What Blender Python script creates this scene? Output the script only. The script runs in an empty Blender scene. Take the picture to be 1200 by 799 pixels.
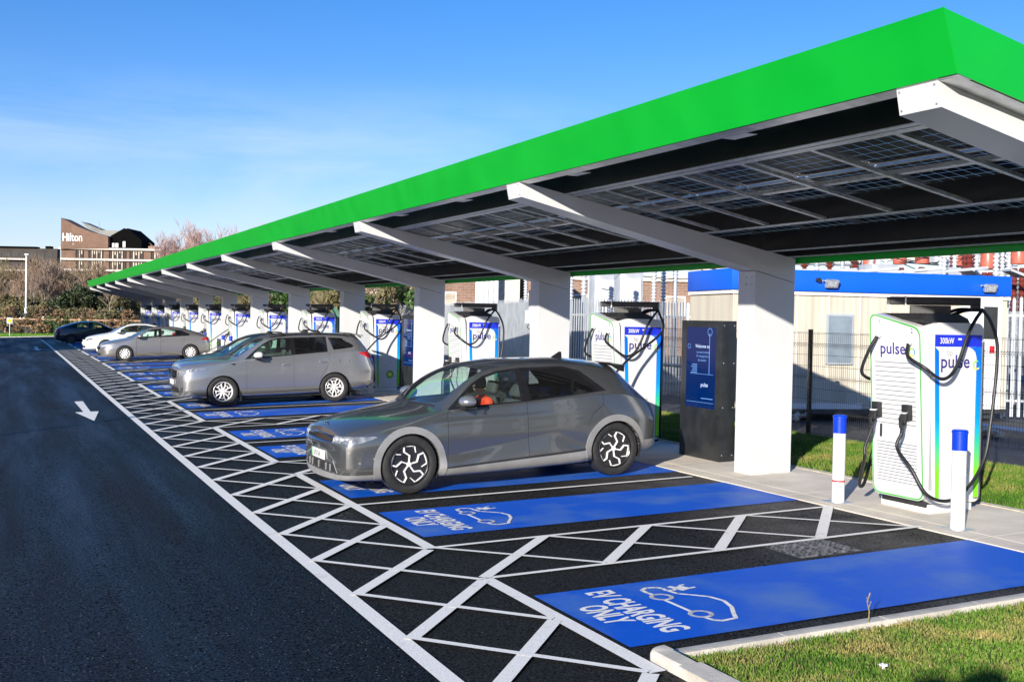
import bpy, bmesh, math, random
import numpy as np
from mathutils import Vector, Matrix
from mathutils.bvhtree import BVHTree
random.seed(7)
PI = math.pi
scene = bpy.context.scene
COL = scene.collection
R = math.radians

# ------------------------------------------------------------------ ground profile
SX = 0.02947
YB = [-40, 0, 13, 20, 26, 32, 40, 50, 60, 75, 86, 110]
ZB = [0.0, 0.0, -.045, -.05, -.043, -.033, -.012, .018, .035, .06, .03, 0.0]
def cy(y):
    if y <= YB[0]: return ZB[0]
    for i in range(1, len(YB)):
        if y <= YB[i]:
            t = (y-YB[i-1])/(YB[i]-YB[i-1]); return ZB[i-1]*(1-t)+ZB[i]*t
    return ZB[-1]
def gz(x, y):
    return SX*max(-14.0, min(x, 10.4)) + cy(y)

# ------------------------------------------------------------------ materials
MATS = {}
def new_mat(name):
    m = bpy.data.materials.new(name); m.use_nodes = True
    nt = m.node_tree; nt.nodes.clear()
    out = nt.nodes.new('ShaderNodeOutputMaterial')
    b = nt.nodes.new('ShaderNodeBsdfPrincipled')
    nt.links.new(b.outputs[0], out.inputs[0])
    MATS[name] = m
    return m, nt, b, out
def N(nt, typ, **kw):
    n = nt.nodes.new(typ)
    for k, v in kw.items():
        if k in n.inputs: n.inputs[k].default_value = v
        else: setattr(n, k, v)
    return n
def c4(c): return (c[0], c[1], c[2], 1)
def ramp(nt, fac, stops):
    r = nt.nodes.new('ShaderNodeValToRGB')
    e = r.color_ramp.elements
    while len(e) < len(stops): e.new(.5)
    for i, (p, c) in enumerate(stops):
        e[i].position = p; e[i].color = c4(c) if len(c) == 3 else c
    nt.links.new(fac, r.inputs[0]); return r
def mix(nt, fac, a, b, mode='MIX'):
    m = nt.nodes.new('ShaderNodeMix'); m.data_type = 'RGBA'; m.blend_type = mode
    for s, v in ((0, fac), (6, a), (7, b)):
        if hasattr(v, 'is_output') or hasattr(v, 'links'): nt.links.new(v, m.inputs[s])
        else: m.inputs[s].default_value = v if s == 0 else c4(v)
    return m.outputs[2]
def simple(name, col, rough=.5, metal=0.0, var=.12, scale=6, bump=0.0, bscale=60, coat=0.0, spec=.5, rvar=.0, emit=None):
    """flat paint with slight procedural variation in tone, roughness and relief"""
    m, nt, b, out = new_mat(name)
    tc = N(nt, 'ShaderNodeTexCoord')
    no = N(nt, 'ShaderNodeTexNoise', Scale=scale, Detail=6.0)
    nt.links.new(tc.outputs['Object'], no.inputs['Vector'])
    lo = [max(0, c*(1-var)) for c in col]; hi = [min(1, c*(1+var)) for c in col]
    r = ramp(nt, no.outputs[0], [(.35, lo), (.65, hi)])
    nt.links.new(r.outputs[0], b.inputs['Base Color'])
    b.inputs['Roughness'].default_value = rough
    if rvar:
        mr = N(nt, 'ShaderNodeMapRange'); mr.inputs[1].default_value = .3; mr.inputs[2].default_value = .7
        mr.inputs[3].default_value = max(.02, rough-rvar); mr.inputs[4].default_value = rough+rvar
        nt.links.new(no.outputs[0], mr.inputs[0]); nt.links.new(mr.outputs[0], b.inputs['Roughness'])
    b.inputs['Metallic'].default_value = metal
    b.inputs['Coat Weight'].default_value = coat
    b.inputs['Coat Roughness'].default_value = .04
    b.inputs['Specular IOR Level'].default_value = spec
    if bump:
        n2 = N(nt, 'ShaderNodeTexNoise', Scale=bscale, Detail=4.0)
        nt.links.new(tc.outputs['Object'], n2.inputs['Vector'])
        bp = N(nt, 'ShaderNodeBump', Strength=bump, Distance=.02)
        nt.links.new(n2.outputs[0], bp.inputs['Height']); nt.links.new(bp.outputs[0], b.inputs['Normal'])
    if emit:
        b.inputs['Emission Color'].default_value = c4(emit[0]); b.inputs['Emission Strength'].default_value = emit[1]
    return m

def glass(name, tint=(.75, .85, .82), refl=1.0, dirt=.03):
    m = bpy.data.materials.new(name); m.use_nodes = True; nt = m.node_tree; nt.nodes.clear()
    out = nt.nodes.new('ShaderNodeOutputMaterial')
    tr = N(nt, 'ShaderNodeBsdfTransparent'); tr.inputs[0].default_value = c4(tint)
    gl = N(nt, 'ShaderNodeBsdfGlossy', Roughness=.015); gl.inputs[0].default_value = (1, 1, 1, 1)
    lw = N(nt, 'ShaderNodeLayerWeight', Blend=.5)
    pw = N(nt, 'ShaderNodeMath', operation='POWER'); pw.inputs[1].default_value = 4.5; nt.links.new(lw.outputs['Facing'], pw.inputs[0])
    ml = N(nt, 'ShaderNodeMath', operation='MULTIPLY_ADD', use_clamp=True); ml.inputs[1].default_value = .9*refl; ml.inputs[2].default_value = .055*refl
    nt.links.new(pw.outputs[0], ml.inputs[0])
    mx = nt.nodes.new('ShaderNodeMixShader')
    nt.links.new(ml.outputs[0], mx.inputs[0]); nt.links.new(tr.outputs[0], mx.inputs[1]); nt.links.new(gl.outputs[0], mx.inputs[2])
    df = N(nt, 'ShaderNodeBsdfDiffuse'); df.inputs[0].default_value = (.5, .5, .48, 1)
    m2 = nt.nodes.new('ShaderNodeMixShader'); m2.inputs[0].default_value = dirt
    nt.links.new(mx.outputs[0], m2.inputs[1]); nt.links.new(df.outputs[0], m2.inputs[2])
    nt.links.new(m2.outputs[0], out.inputs[0]); MATS[name] = m
    return m

def pos_node(nt):
    g = N(nt, 'ShaderNodeNewGeometry'); return g.outputs['Position']

def asphalt(name, base, rough, speck, dust=None, g=(.45, 1.9)):
    m, nt, b, out = new_mat(name)
    p = pos_node(nt)
    n1 = N(nt, 'ShaderNodeTexNoise', Scale=.35, Detail=6.0); nt.links.new(p, n1.inputs['Vector'])
    n2 = N(nt, 'ShaderNodeTexNoise', Scale=70.0, Detail=3.0); nt.links.new(p, n2.inputs['Vector'])
    vo = N(nt, 'ShaderNodeTexVoronoi', Scale=46.0); nt.links.new(p, vo.inputs['Vector'])
    c1 = ramp(nt, n1.outputs[0], [(.3, [c*.8 for c in base]), (.7, [c*1.25 for c in base])])
    c2 = ramp(nt, n2.outputs[0], [(.36, [g[0]]*3), (.66, [g[1]]*3)])
    col = mix(nt, 1.0, c1.outputs[0], c2.outputs[0], 'MULTIPLY')
    # pale stone chips: a few cells only
    s1 = ramp(nt, vo.outputs['Color'], [(.72, [0]*3), (.80, [.8]*3)])
    s2 = ramp(nt, vo.outputs['Distance'], [(.12, [1]*3), (.30, [0]*3)])
    sm = mix(nt, 1.0, s1.outputs[0], s2.outputs[0], 'MULTIPLY')
    col = mix(nt, sm, col, speck)
    # oil stains
    n3 = N(nt, 'ShaderNodeTexNoise', Scale=1.3, Detail=3.0); nt.links.new(p, n3.inputs['Vector'])
    st = ramp(nt, n3.outputs[0], [(.62, [0]*3), (.75, [.55]*3)])
    col = mix(nt, st.outputs[0], col, [c*.5 for c in base])
    if dust:
        sx = N(nt, 'ShaderNodeSeparateXYZ'); nt.links.new(p, sx.inputs[0])
        mr = N(nt, 'ShaderNodeMapRange'); mr.inputs[1].default_value = 6.4; mr.inputs[2].default_value = 7.6
        nt.links.new(sx.outputs[0], mr.inputs[0])
        n4 = N(nt, 'ShaderNodeTexNoise', Scale=1.1, Detail=8.0, Roughness=.65); nt.links.new(p, n4.inputs['Vector'])
        dd = ramp(nt, n4.outputs[0], [(.33, [0]*3), (.6, [1]*3)])
        k = N(nt, 'ShaderNodeMath', operation='MULTIPLY'); nt.links.new(mr.outputs[0], k.inputs[0]); nt.links.new(dd.outputs[0], k.inputs[1])
        col = mix(nt, k.outputs[0], col, dust)
    nt.links.new(col, b.inputs['Base Color'])
    n5 = N(nt, 'ShaderNodeTexNoise', Scale=48.0, Detail=2.0); nt.links.new(p, n5.inputs['Vector'])
    gr = N(nt, 'ShaderNodeMapRange'); gr.inputs[1].default_value = .38; gr.inputs[2].default_value = .62; gr.inputs[3].default_value = .0; gr.inputs[4].default_value = .36
    nt.links.new(n5.outputs[0], gr.inputs[0]); nt.links.new(gr.outputs[0], b.inputs['Specular IOR Level'])
    mps = N(nt, 'ShaderNodeMapping'); mps.inputs['Scale'].default_value = (1.6, .12, 1); nt.links.new(p, mps.inputs[0])
    n6 = N(nt, 'ShaderNodeTexNoise', Scale=.9, Detail=5.0, Roughness=.6); nt.links.new(mps.outputs[0], n6.inputs['Vector'])
    rr = N(nt, 'ShaderNodeMapRange'); rr.inputs[1].default_value = .35; rr.inputs[2].default_value = .65; rr.inputs[3].default_value = rough-.13; rr.inputs[4].default_value = rough+.13
    nt.links.new(n6.outputs[0], rr.inputs[0]); nt.links.new(rr.outputs[0], b.inputs['Roughness'])
    bp = N(nt, 'ShaderNodeBump', Strength=.8, Distance=.008)
    nt.links.new(n2.outputs[0], bp.inputs['Height']); nt.links.new(bp.outputs[0], b.inputs['Normal'])
    return m

def paint_ground(name, col, wear, wearcol, rough=.55, sc=2.0, lo=.6, hi=.75):
    m, nt, b, out = new_mat(name)
    p = pos_node(nt)
    n1 = N(nt, 'ShaderNodeTexNoise', Scale=sc, Detail=8.0, Roughness=.62); nt.links.new(p, n1.inputs['Vector'])
    n2 = N(nt, 'ShaderNodeTexNoise', Scale=90.0, Detail=3.0); nt.links.new(p, n2.inputs['Vector'])
    c1 = ramp(nt, n2.outputs[0], [(.3, [c*.82 for c in col]), (.65, [min(1, c*1.06) for c in col])])
    w = ramp(nt, n1.outputs[0], [(lo, [0]*3), (hi, [wear]*3)])
    cc = mix(nt, w.outputs[0], c1.outputs[0], wearcol)
    s = ramp(nt, n2.outputs[0], [(.24, [.6]*3), (.33, [0]*3)])
    cc = mix(nt, s.outputs[0], cc, (.06, .06, .06))
    nt.links.new(cc, b.inputs['Base Color']); b.inputs['Roughness'].default_value = rough
    b.inputs['Specular IOR Level'].default_value = .22
    bp = N(nt, 'ShaderNodeBump', Strength=.4, Distance=.004)
    nt.links.new(n2.outputs[0], bp.inputs['Height']); nt.links.new(bp.outputs[0], b.inputs['Normal'])
    return m

def brick(name, c1, c2, mortar, scale=1.0):
    m, nt, b, out = new_mat(name)
    tc = N(nt, 'ShaderNodeTexCoord')
    mp = N(nt, 'ShaderNodeMapping'); mp.inputs['Rotation'].default_value = (R(90), 0, 0)
    nt.links.new(tc.outputs['Object'], mp.inputs[0])
    br = N(nt, 'ShaderNodeTexBrick', Scale=scale)
    br.inputs['Color1'].default_value = c4(c1); br.inputs['Color2'].default_value = c4(c2); br.inputs['Mortar'].default_value = c4(mortar)
    br.inputs['Brick Width'].default_value = .45; br.inputs['Row Height'].default_value = .15; br.inputs['Mortar Size'].default_value = .012
    nt.links.new(mp.outputs[0], br.inputs['Vector'])
    no = N(nt, 'ShaderNodeTexNoise', Scale=.4, Detail=5.0); nt.links.new(tc.outputs['Object'], no.inputs['Vector'])
    r = ramp(nt, no.outputs[0], [(.3, [.75]*3), (.7, [1.15]*3)])
    nt.links.new(mix(nt, 1.0, br.outputs[0], r.outputs[0], 'MULTIPLY'), b.inputs['Base Color'])
    b.inputs['Roughness'].default_value = .85
    return m

# ------------------------------------------------------------------ mesh builder
class MB:
    def __init__(s): s.v = []; s.f = []; s.m = []
    def add(s, vs, fs, mi=0):
        o = len(s.v); s.v += [tuple(v) for v in vs]
        for f in fs: s.f.append(tuple(o+i for i in f)); s.m.append(mi)
        return s
    def box(s, a, b, mi=0, M=None, bev=0.0):
        x0, y0, z0 = a; x1, y1, z1 = b
        if bev > 0:
            bm = bmesh.new(); bmesh.ops.create_cube(bm, size=1)
            for v in bm.verts: v.co = Vector(((x0+x1)/2+v.co.x*(x1-x0), (y0+y1)/2+v.co.y*(y1-y0), (z0+z1)/2+v.co.z*(z1-z0)))
            bmesh.ops.bevel(bm, geom=bm.edges[:], offset=bev, segments=2, affect='EDGES', profile=.5)
            bm.verts.ensure_lookup_table()
            vs = [v.co.copy() for v in bm.verts]; fs = [[v.index for v in f.verts] for f in bm.faces]; bm.free()
        else:
            vs = [Vector(c) for c in ((x0,y0,z0),(x1,y0,z0),(x1,y1,z0),(x0,y1,z0),(x0,y0,z1),(x1,y0,z1),(x1,y1,z1),(x0,y1,z1))]
            fs = [(0,3,2,1),(4,5,6,7),(0,1,5,4),(1,2,6,5),(2,3,7,6),(3,0,4,7)]
        if M is not None: vs = [M @ v for v in vs]
        return s.add(vs, fs, mi)
    def prism(s, poly, axis, a, b, mi=0, M=None):
        """extrude a 2D polygon along an axis: 'y' -> (x,z) poly, 'x' -> (y,z) poly, 'z' -> (x,y) poly"""
        n = len(poly)
        def P(p, t): return Vector((p[0], t, p[1])) if axis == 'y' else Vector((t, p[0], p[1])) if axis == 'x' else Vector((p[0], p[1], t))
        vs = [P(p, a) for p in poly]+[P(p, b) for p in poly]
        if M is not None: vs = [M @ v for v in vs]
        fs = [tuple(range(n))[::-1], tuple(range(n, 2*n))]+[(i, (i+1) % n, n+(i+1) % n, n+i) for i in range(n)]
        return s.add(vs, fs, mi)
    def tube(s, pts, r, n=8, mi=0, cap=True, r2=None):
        pts = [Vector(p) for p in pts]; L = len(pts)
        rings = []; up = None
        for i, p in enumerate(pts):
            d = (pts[min(i+1, L-1)]-pts[max(i-1, 0)])
            if d.length < 1e-9: d = Vector((0, 0, 1))
            d.normalize()
            if up is None:
                up = Vector((0, 0, 1)) if abs(d.z) < .9 else Vector((1, 0, 0))
            a = d.cross(up)
            if a.length < 1e-4: a = d.cross(Vector((.3, .8, .5)))
            a.normalize(); bb = a.cross(d).normalized(); up = bb
            rr = r[i] if isinstance(r, (list, tuple)) else (r if r2 is None else r+(r2-r)*i/max(1, L-1))
            rings.append([p+a*math.cos(2*PI*k/n)*rr+bb*math.sin(2*PI*k/n)*rr for k in range(n)])
        vs = [v for rg in rings for v in rg]
        fs = [(i*n+k, i*n+(k+1) % n, (i+1)*n+(k+1) % n, (i+1)*n+k) for i in range(L-1) for k in range(n)]
        if cap: fs += [tuple(range(n))[::-1], tuple((L-1)*n+k for k in range(n))]
        return s.add(vs, fs, mi)
    def cyl(s, p0, p1, r, n=16, mi=0, r2=None): return s.tube([p0, p1], r, n, mi, True, r2)
    def lathe(s, prof, n=24, mi=0, M=None, axis='z'):
        vs = []
        for (rr, h) in prof:
            for k in range(n):
                a = 2*PI*k/n
                c, d = rr*math.cos(a), rr*math.sin(a)
                vs.append(Vector((c, d, h)) if axis == 'z' else Vector((c, h, d)))
        if M is not None: vs = [M @ v for v in vs]
        L = len(prof)
        fs = [(i*n+k, i*n+(k+1) % n, (i+1)*n+(k+1) % n, (i+1)*n+k) for i in range(L-1) for k in range(n)]
        return s.add(vs, fs, mi)
    def obj(s, name, mats, parent=None, loc=(0, 0, 0), smooth=35, rot=None):
        me = bpy.data.meshes.new(name)
        me.from_pydata([tuple(v) for v in s.v], [], s.f)
        if not isinstance(mats, (list, tuple)): mats = [mats]
        for m in mats: me.materials.append(MATS[m] if isinstance(m, str) else m)
        me.polygons.foreach_set('material_index', s.m)
        fix(me, smooth)
        o = bpy.data.objects.new(name, me); COL.objects.link(o)
        o.location = loc
        if rot: o.rotation_euler = rot
        if parent: o.parent = parent
        return o
def fix(me, smooth=35, recalc=True):
    bm = bmesh.new(); bm.from_mesh(me)
    if recalc: bmesh.ops.recalc_face_normals(bm, faces=bm.faces[:])
    if smooth:
        th = R(smooth)
        for f in bm.faces: f.smooth = True
        for e in bm.edges:
            if len(e.link_faces) != 2 or e.calc_face_angle(0) > th: e.smooth = False
    bm.to_mesh(me); bm.free(); me.update()
def empty(name, loc=(0, 0, 0), rot=(0, 0, 0)):
    o = bpy.data.objects.new(name, None); o.empty_display_size = .3; COL.objects.link(o)
    o.location = loc; o.rotation_euler = rot; return o
def tag(o, label=None, cat=None, group=None, kind=None):
    if label: o['label'] = label
    if cat: o['category'] = cat
    if group: o['group'] = group
    if kind: o['kind'] = kind
    return o
def thing(name, label, cat, loc=(0, 0, 0), rz=0.0, group=None, rot=None):
    return tag(empty(name, loc, rot or (0, 0, rz)), label, cat, group)
def struct(o): o['kind'] = 'structure'; return o
KIDS = {}
def copy_tree(o, parent=None):
    c = o.copy(); COL.objects.link(c); c.parent = parent
    for ch in [q for q in o.children]: copy_tree(ch, c)
    return c
def text_mesh(body, size, sx=1.0, bold=0.0, extrude=0.0, align='CENTER'):
    """text outline turned into mesh data lying in XY, baseline centre at the origin"""
    cu = bpy.data.curves.new('lettering', 'FONT'); cu.body = body; cu.size = size; cu.offset = bold
    cu.extrude = extrude; cu.align_x = align; cu.resolution_u = 3
    o = bpy.data.objects.new('lettering', cu); COL.objects.link(o)
    dg = bpy.context.evaluated_depsgraph_get()
    me = bpy.data.meshes.new_from_object(o.evaluated_get(dg))
    bpy.data.objects.remove(o)
    vs = [Vector((v.co.x*sx, v.co.y, v.co.z)) for v in me.vertices]
    fs = [tuple(p.vertices) for p in me.polygons]
    bpy.data.meshes.remove(me)
    return vs, fs
def basis(origin, ex, ey, ez=None):
    ex = Vector(ex).normalized(); ey = Vector(ey).normalized(); ez = ex.cross(ey) if ez is None else Vector(ez)
    M = Matrix.Identity(4)
    for i in range(3): M[i][0] = ex[i]; M[i][1] = ey[i]; M[i][2] = ez[i]; M[i][3] = origin[i]
    return M
def add_text(mb, body, size, M, sx=1.0, bold=0.0, mi=0, align='CENTER'):
    vs, fs = text_mesh(body, size, sx, bold, 0, align)
    mb.add([M @ v for v in vs], fs, mi)

# palette
simple('white_metal', (.57, .58, .59), .38, var=.02, scale=2, rvar=.05)
def grime(name):
    m = MATS[name]; nt = m.node_tree; b = next(n for n in nt.nodes if n.type == 'BSDF_PRINCIPLED')
    src = b.inputs['Base Color'].links[0].from_socket
    p = pos_node(nt); sx = N(nt, 'ShaderNodeSeparateXYZ'); nt.links.new(p, sx.inputs[0])
    mr = N(nt, 'ShaderNodeMapRange'); mr.inputs[1].default_value = .9; mr.inputs[2].default_value = .2; nt.links.new(sx.outputs[2], mr.inputs[0])
    no = N(nt, 'ShaderNodeTexNoise', Scale=14.0, Detail=8.0, Roughness=.7); nt.links.new(p, no.inputs['Vector'])
    r = ramp(nt, no.outputs[0], [(.42, [0]*3), (.75, [.55]*3)])
    k = N(nt, 'ShaderNodeMath', operation='MULTIPLY'); nt.links.new(mr.outputs[0], k.inputs[0]); nt.links.new(r.outputs[0], k.inputs[1])
    mp = N(nt, 'ShaderNodeMapping'); mp.inputs['Scale'].default_value = (9, 9, .5); nt.links.new(p, mp.inputs[0])
    n3 = N(nt, 'ShaderNodeTexNoise', Scale=1.0, Detail=6.0); nt.links.new(mp.outputs[0], n3.inputs['Vector'])
    r3 = ramp(nt, n3.outputs[0], [(.55, [0]*3), (.85, [.08]*3)])
    c = mix(nt, k.outputs[0], src, (.22, .19, .15)); nt.links.new(mix(nt, r3.outputs[0], c, (.35, .33, .29)), b.inputs['Base Color'])
grime('white_metal')
simple('white_satin', (.76, .76, .76), .3, var=.03, scale=3, coat=.2)
simple('anthracite', (.018, .02, .022), .42, var=.25, scale=4, rvar=.08)
simple('black_gloss', (.012, .012, .014), .18, var=.2)
simple('black_rubber', (.012, .012, .012), .42, var=.3, bump=.1)
simple('black_plastic', (.018, .018, .02), .5, var=.25, bump=.15, bscale=200)
simple('galv', (.5, .53, .55), .42, metal=.55, var=.2, scale=14, rvar=.1)
simple('alu', (.55, .56, .57), .35, metal=.8, var=.15, scale=8)
simple('dark_steel', (.05, .055, .06), .45, metal=.3, var=.3)
simple('green_panel', (.0005, .37, .026), .36, var=.04, scale=1.5, rvar=.06, bump=.12, bscale=.9)
simple('blue_cap', (.0, .035, .55), .35, var=.06)
simple('red_band', (.65, .02, .03), .4)
simple('blue_fascia', (.002, .10, .66), .4, var=.04, scale=1)
simple('cream_wall', (.72, .66, .50), .6, var=.05, scale=1.2, bump=.1, bscale=8)
simple('pale_trim', (.78, .70, .66), .5)
simple('logo_blue', (.03, .02, .20), .4)
simple('logo_grey', (.42, .42, .44), .4)
simple('logo_green', (.0, .30, .05), .4)
simple('logo_lime', (.25, .62, .03), .4)
simple('logo_yellow', (.85, .75, .02), .4)
simple('band_blue', (.012, .03, .55), .3)
simple('green_line', (.08, .38, .07), .35)
simple('sky_blue', (.0, .28, .80), .3)
simple('concrete', (.62, .565, .48), .85, var=.10, scale=2.5, bump=.25, bscale=90)
simple('kerb_stone', (.56, .52, .45), .85, var=.15, scale=5, bump=.3, bscale=60)
simple('bark', (.16, .125, .09), .9, var=.35, scale=6, bump=.6, bscale=20)
simple('birch', (.42, .36, .30), .85, var=.3, scale=5)
simple('twig_pale', (.30, .22, .17), .9, var=.3)
simple('wood_rail', (.50, .30, .18), .8, var=.2)
simple('red_insulator', (.50, .12, .08), .35, var=.15)
simple('rust_insulator', (.15, .03, .02), .3)
simple('porcelain_grey', (.62, .64, .66), .35, var=.1)
simple('dark_window', (.03, .035, .04), .12)
simple('seat_fabric', (.05, .05, .055), .8, var=.2)
simple('pale_trim_inside', (.35, .35, .34), .7)
simple('shutter_grey', (.20, .25, .29), .5, var=.1)
simple('frame_grey', (.36, .40, .44), .5, var=.05)
simple('skin', (.45, .26, .19), .5)
simple('hair', (.025, .017, .012), .6)
simple('orange_jacket', (.80, .05, .012), .7, var=.12, scale=20, bump=.4, bscale=25)
simple('dark_cloth', (.03, .03, .04), .8, bump=.3)
simple('plate_white', (.8, .8, .78), .4)
simple('lamp_clear', (.55, .58, .62), .12, metal=.3, var=.45, scale=22)
simple('lamp_glassy', (.20, .21, .23), .08, metal=.2, var=.5, scale=14)
simple('grate_metal', (.13, .13, .135), .5, metal=.4, var=.8, scale=22)
simple('lamp_dark', (.05, .055, .06), .15)
simple('lamp_red', (.55, .01, .01), .15)
simple('chrome', (.75, .76, .77), .12, metal=1.0)
simple('tyre', (.016, .016, .017), .7, var=.3, scale=12, bump=.3, bscale=80)
simple('rim_silver', (.66, .66, .66), .35, metal=.15, var=.08)
simple('rim_bright', (.80, .80, .80), .3, metal=.1, var=.05)
simple('rim_black', (.02, .02, .022), .3)
simple('rim_grey', (.12, .12, .13), .35, metal=.6)
simple('disc_steel', (.25, .24, .23), .4, metal=.8)
simple('cladding_silver', (.29, .288, .285), .42, metal=.35, var=.08, scale=5)
glass('car_glass', (.74, .88, .82), 1.15, .015)
glass('tinted_glass', (.16, .18, .19), 1.2, .01)
glass('smoked_glass', (.38, .42, .42), 1.2, .01)
glass('lamp_glass', (.85, .88, .9), 1.0, .0)
glass('window_glass', (.5, .55, .6), 1.2, .02)
def car_paint(name, col, metal=.75, rough=.32, dirt=(.22, .20, .17), dz=.55, damt=.5):
    """metallic paint with clear coat and road dirt on the low panels"""
    m, nt, b, out = new_mat(name)
    tc = N(nt, 'ShaderNodeTexCoord')
    fl = N(nt, 'ShaderNodeTexNoise', Scale=700.0, Detail=1.0); nt.links.new(tc.outputs['Object'], fl.inputs['Vector'])
    r = ramp(nt, fl.outputs[0], [(.3, [c*.85 for c in col]), (.7, [min(1, c*1.15) for c in col])])
    sp = N(nt, 'ShaderNodeSeparateXYZ'); nt.links.new(tc.outputs['Object'], sp.inputs[0])
    no = N(nt, 'ShaderNodeTexNoise', Scale=5.0, Detail=8.0, Roughness=.7); nt.links.new(tc.outputs['Object'], no.inputs['Vector'])
    mr = N(nt, 'ShaderNodeMapRange'); mr.inputs[1].default_value = dz; mr.inputs[2].default_value = .15
    mr.inputs[3].default_value = 0; mr.inputs[4].default_value = damt
    nt.links.new(sp.outputs[2], mr.inputs[0])
    k = N(nt, 'ShaderNodeMath', operation='MULTIPLY'); nt.links.new(mr.outputs[0], k.inputs[0])
    nr = ramp(nt, no.outputs[0], [(.3, [.3]*3), (.7, [1.6]*3)]); nt.links.new(nr.outputs[0], k.inputs[1])
    nt.links.new(mix(nt, k.outputs[0], r.outputs[0], dirt), b.inputs['Base Color'])
    b.inputs['Metallic'].default_value = metal; b.inputs['Roughness'].default_value = rough
    b.inputs['Coat Weight'].default_value = .8; b.inputs['Coat Roughness'].default_value = .03
    return m
car_paint('paint_grey', (.135, .143, .148), .68, .22)
car_paint('paint_suv', (.34, .345, .36), .7, .25, damt=.30)
car_paint('paint_silver', (.35, .34, .335), .65, .30, damt=.35)
car_paint('paint_white', (.8, .8, .8), 0, .35, damt=.2)
car_paint('paint_navy', (.014, .022, .04), .4, .3, damt=.2)
car_paint('paint_teal', (.04, .10, .16), .5, .3, damt=.2)
asphalt('lane_asphalt', (.0075, .009, .012), .54, (.30, .31, .32))
asphalt('bay_asphalt', (.0115, .0115, .0115), .62, (.16, .16, .16), dust=(.085, .078, .072), g=(.6, 1.6))
asphalt('yard_asphalt', (.05, .05, .052), .6, (.2, .2, .2))
paint_ground('blue_paint', (.0, .098, .60), .7, (.09, .20, .47), .55, 1.0, .46, .66)
paint_ground('white_paint', (.84, .82, .78), .6, (.40, .38, .35), .6, 3.5, .60, .78)
# ================================================================== GROUND
def sheet(name, x0, x1, y0, y1, dz, mat, xs=(), ystep=None, thick=0.0):
    """flat strip following the ground profile, split at its breaks"""
    X = sorted(set([x0, x1]+[x for x in list(xs)+[-14, 10.4] if x0 < x < x1]))
    Y = sorted(set([y0, y1]+[y for y in YB if y0 < y < y1]))
    mb = MB(); vs = [(x, y, gz(x, y)+dz) for y in Y for x in X]; nx = len(X)
    fs = [(j*nx+i, j*nx+i+1, (j+1)*nx+i+1, (j+1)*nx+i) for j in range(len(Y)-1) for i in range(nx-1)]
    mb.add(vs, fs)
    if thick:
        o = len(vs); mb.add([(x, y, z-thick) for x, y, z in vs], [])
        for i in range(nx-1):
            mb.f.append((i+1, i, o+i, o+i+1)); mb.m.append(0)
            q = (len(Y)-1)*nx; mb.f.append((q+i, q+i+1, o+q+i+1, o+q+i)); mb.m.append(0)
        for j in range(len(Y)-1):
            a, b_ = j*nx, (j+1)*nx; mb.f.append((a, b_, o+b_, o+a)); mb.m.append(0)
            a, b_ = j*nx+nx-1, (j+1)*nx+nx-1; mb.f.append((b_, a, o+a, o+b_)); mb.m.append(0)
    o_ = mb.obj(name, mat, smooth=0); return o_

# terrain to the horizon
m, nt, b, out = new_mat('terrain')
p = pos_node(nt); n1 = N(nt, 'ShaderNodeTexNoise', Scale=.15, Detail=8.0); nt.links.new(p, n1.inputs['Vector'])
r = ramp(nt, n1.outputs[0], [(.3, (.045, .05, .02)), (.55, (.09, .075, .04)), (.75, (.07, .075, .03))])
nt.links.new(r.outputs[0], b.inputs['Base Color']); b.inputs['Roughness'].default_value = .95
def grass_mat(name, a, bcol, c, sc=1.2):
    m, nt, b, out = new_mat(name)
    p = pos_node(nt); n1 = N(nt, 'ShaderNodeTexNoise', Scale=sc, Detail=8.0, Roughness=.65); nt.links.new(p, n1.inputs['Vector'])
    n2 = N(nt, 'ShaderNodeTexNoise', Scale=60.0, Detail=3.0); nt.links.new(p, n2.inputs['Vector'])
    r = ramp(nt, n1.outputs[0], [(.34, a), (.50, bcol), (.66, c)])
    r2 = ramp(nt, n2.outputs[0], [(.3, [.5]*3), (.7, [1.4]*3)])
    nt.links.new(mix(nt, 1.0, r.outputs[0], r2.outputs[0], 'MULTIPLY'), b.inputs['Base Color'])
    b.inputs['Roughness'].default_value = .8; b.inputs['Specular IOR Level'].default_value = .2
    return m
grass_mat('turf', (.045, .095, .012), (.075, .13, .02), (.13, .12, .04))
grass_mat('turf_bright', (.10, .26, .02), (.15, .32, .03), (.2, .30, .05), .5)
grass_mat('blade_green', (.05, .14, .013), (.12, .215, .027), (.32, .26, .09), 1.9)
grass_mat('blade_dry', (.22, .18, .08), (.28, .22, .10), (.14, .15, .04), 3.0)

xs = [-900, -300, -100, -14, 10.4, 30, 80, 200, 500, 1200]; ys = [-300, -60]+YB+[160, 300, 700, 1800]
mb = MB(); nx = len(xs)
mb.add([(x, y, gz(x, y)-.06) for y in ys for x in xs], [(j*nx+i, j*nx+i+1, (j+1)*nx+i+1, (j+1)*nx+i) for j in range(len(ys)-1) for i in range(nx-1)])
struct(mb.obj('ground', 'terrain', smooth=0))
struct(sheet('road', -14, 2.53, -30, 95.5, 0, 'lane_asphalt'))
struct(sheet('parking_surface', 2.53, 8.58, 6.1, 88, 0, 'bay_asphalt'))
struct(sheet('parking_surface', 2.53, 3.86, -30, 6.1, 0, 'bay_asphalt'))
struct(sheet('parking_surface', 2.53, 12, 88, 95.5, 0, 'bay_asphalt'))
struct(sheet('service_yard', 13.3, 60, -10, 80, .01, 'yard_asphalt'))
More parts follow.
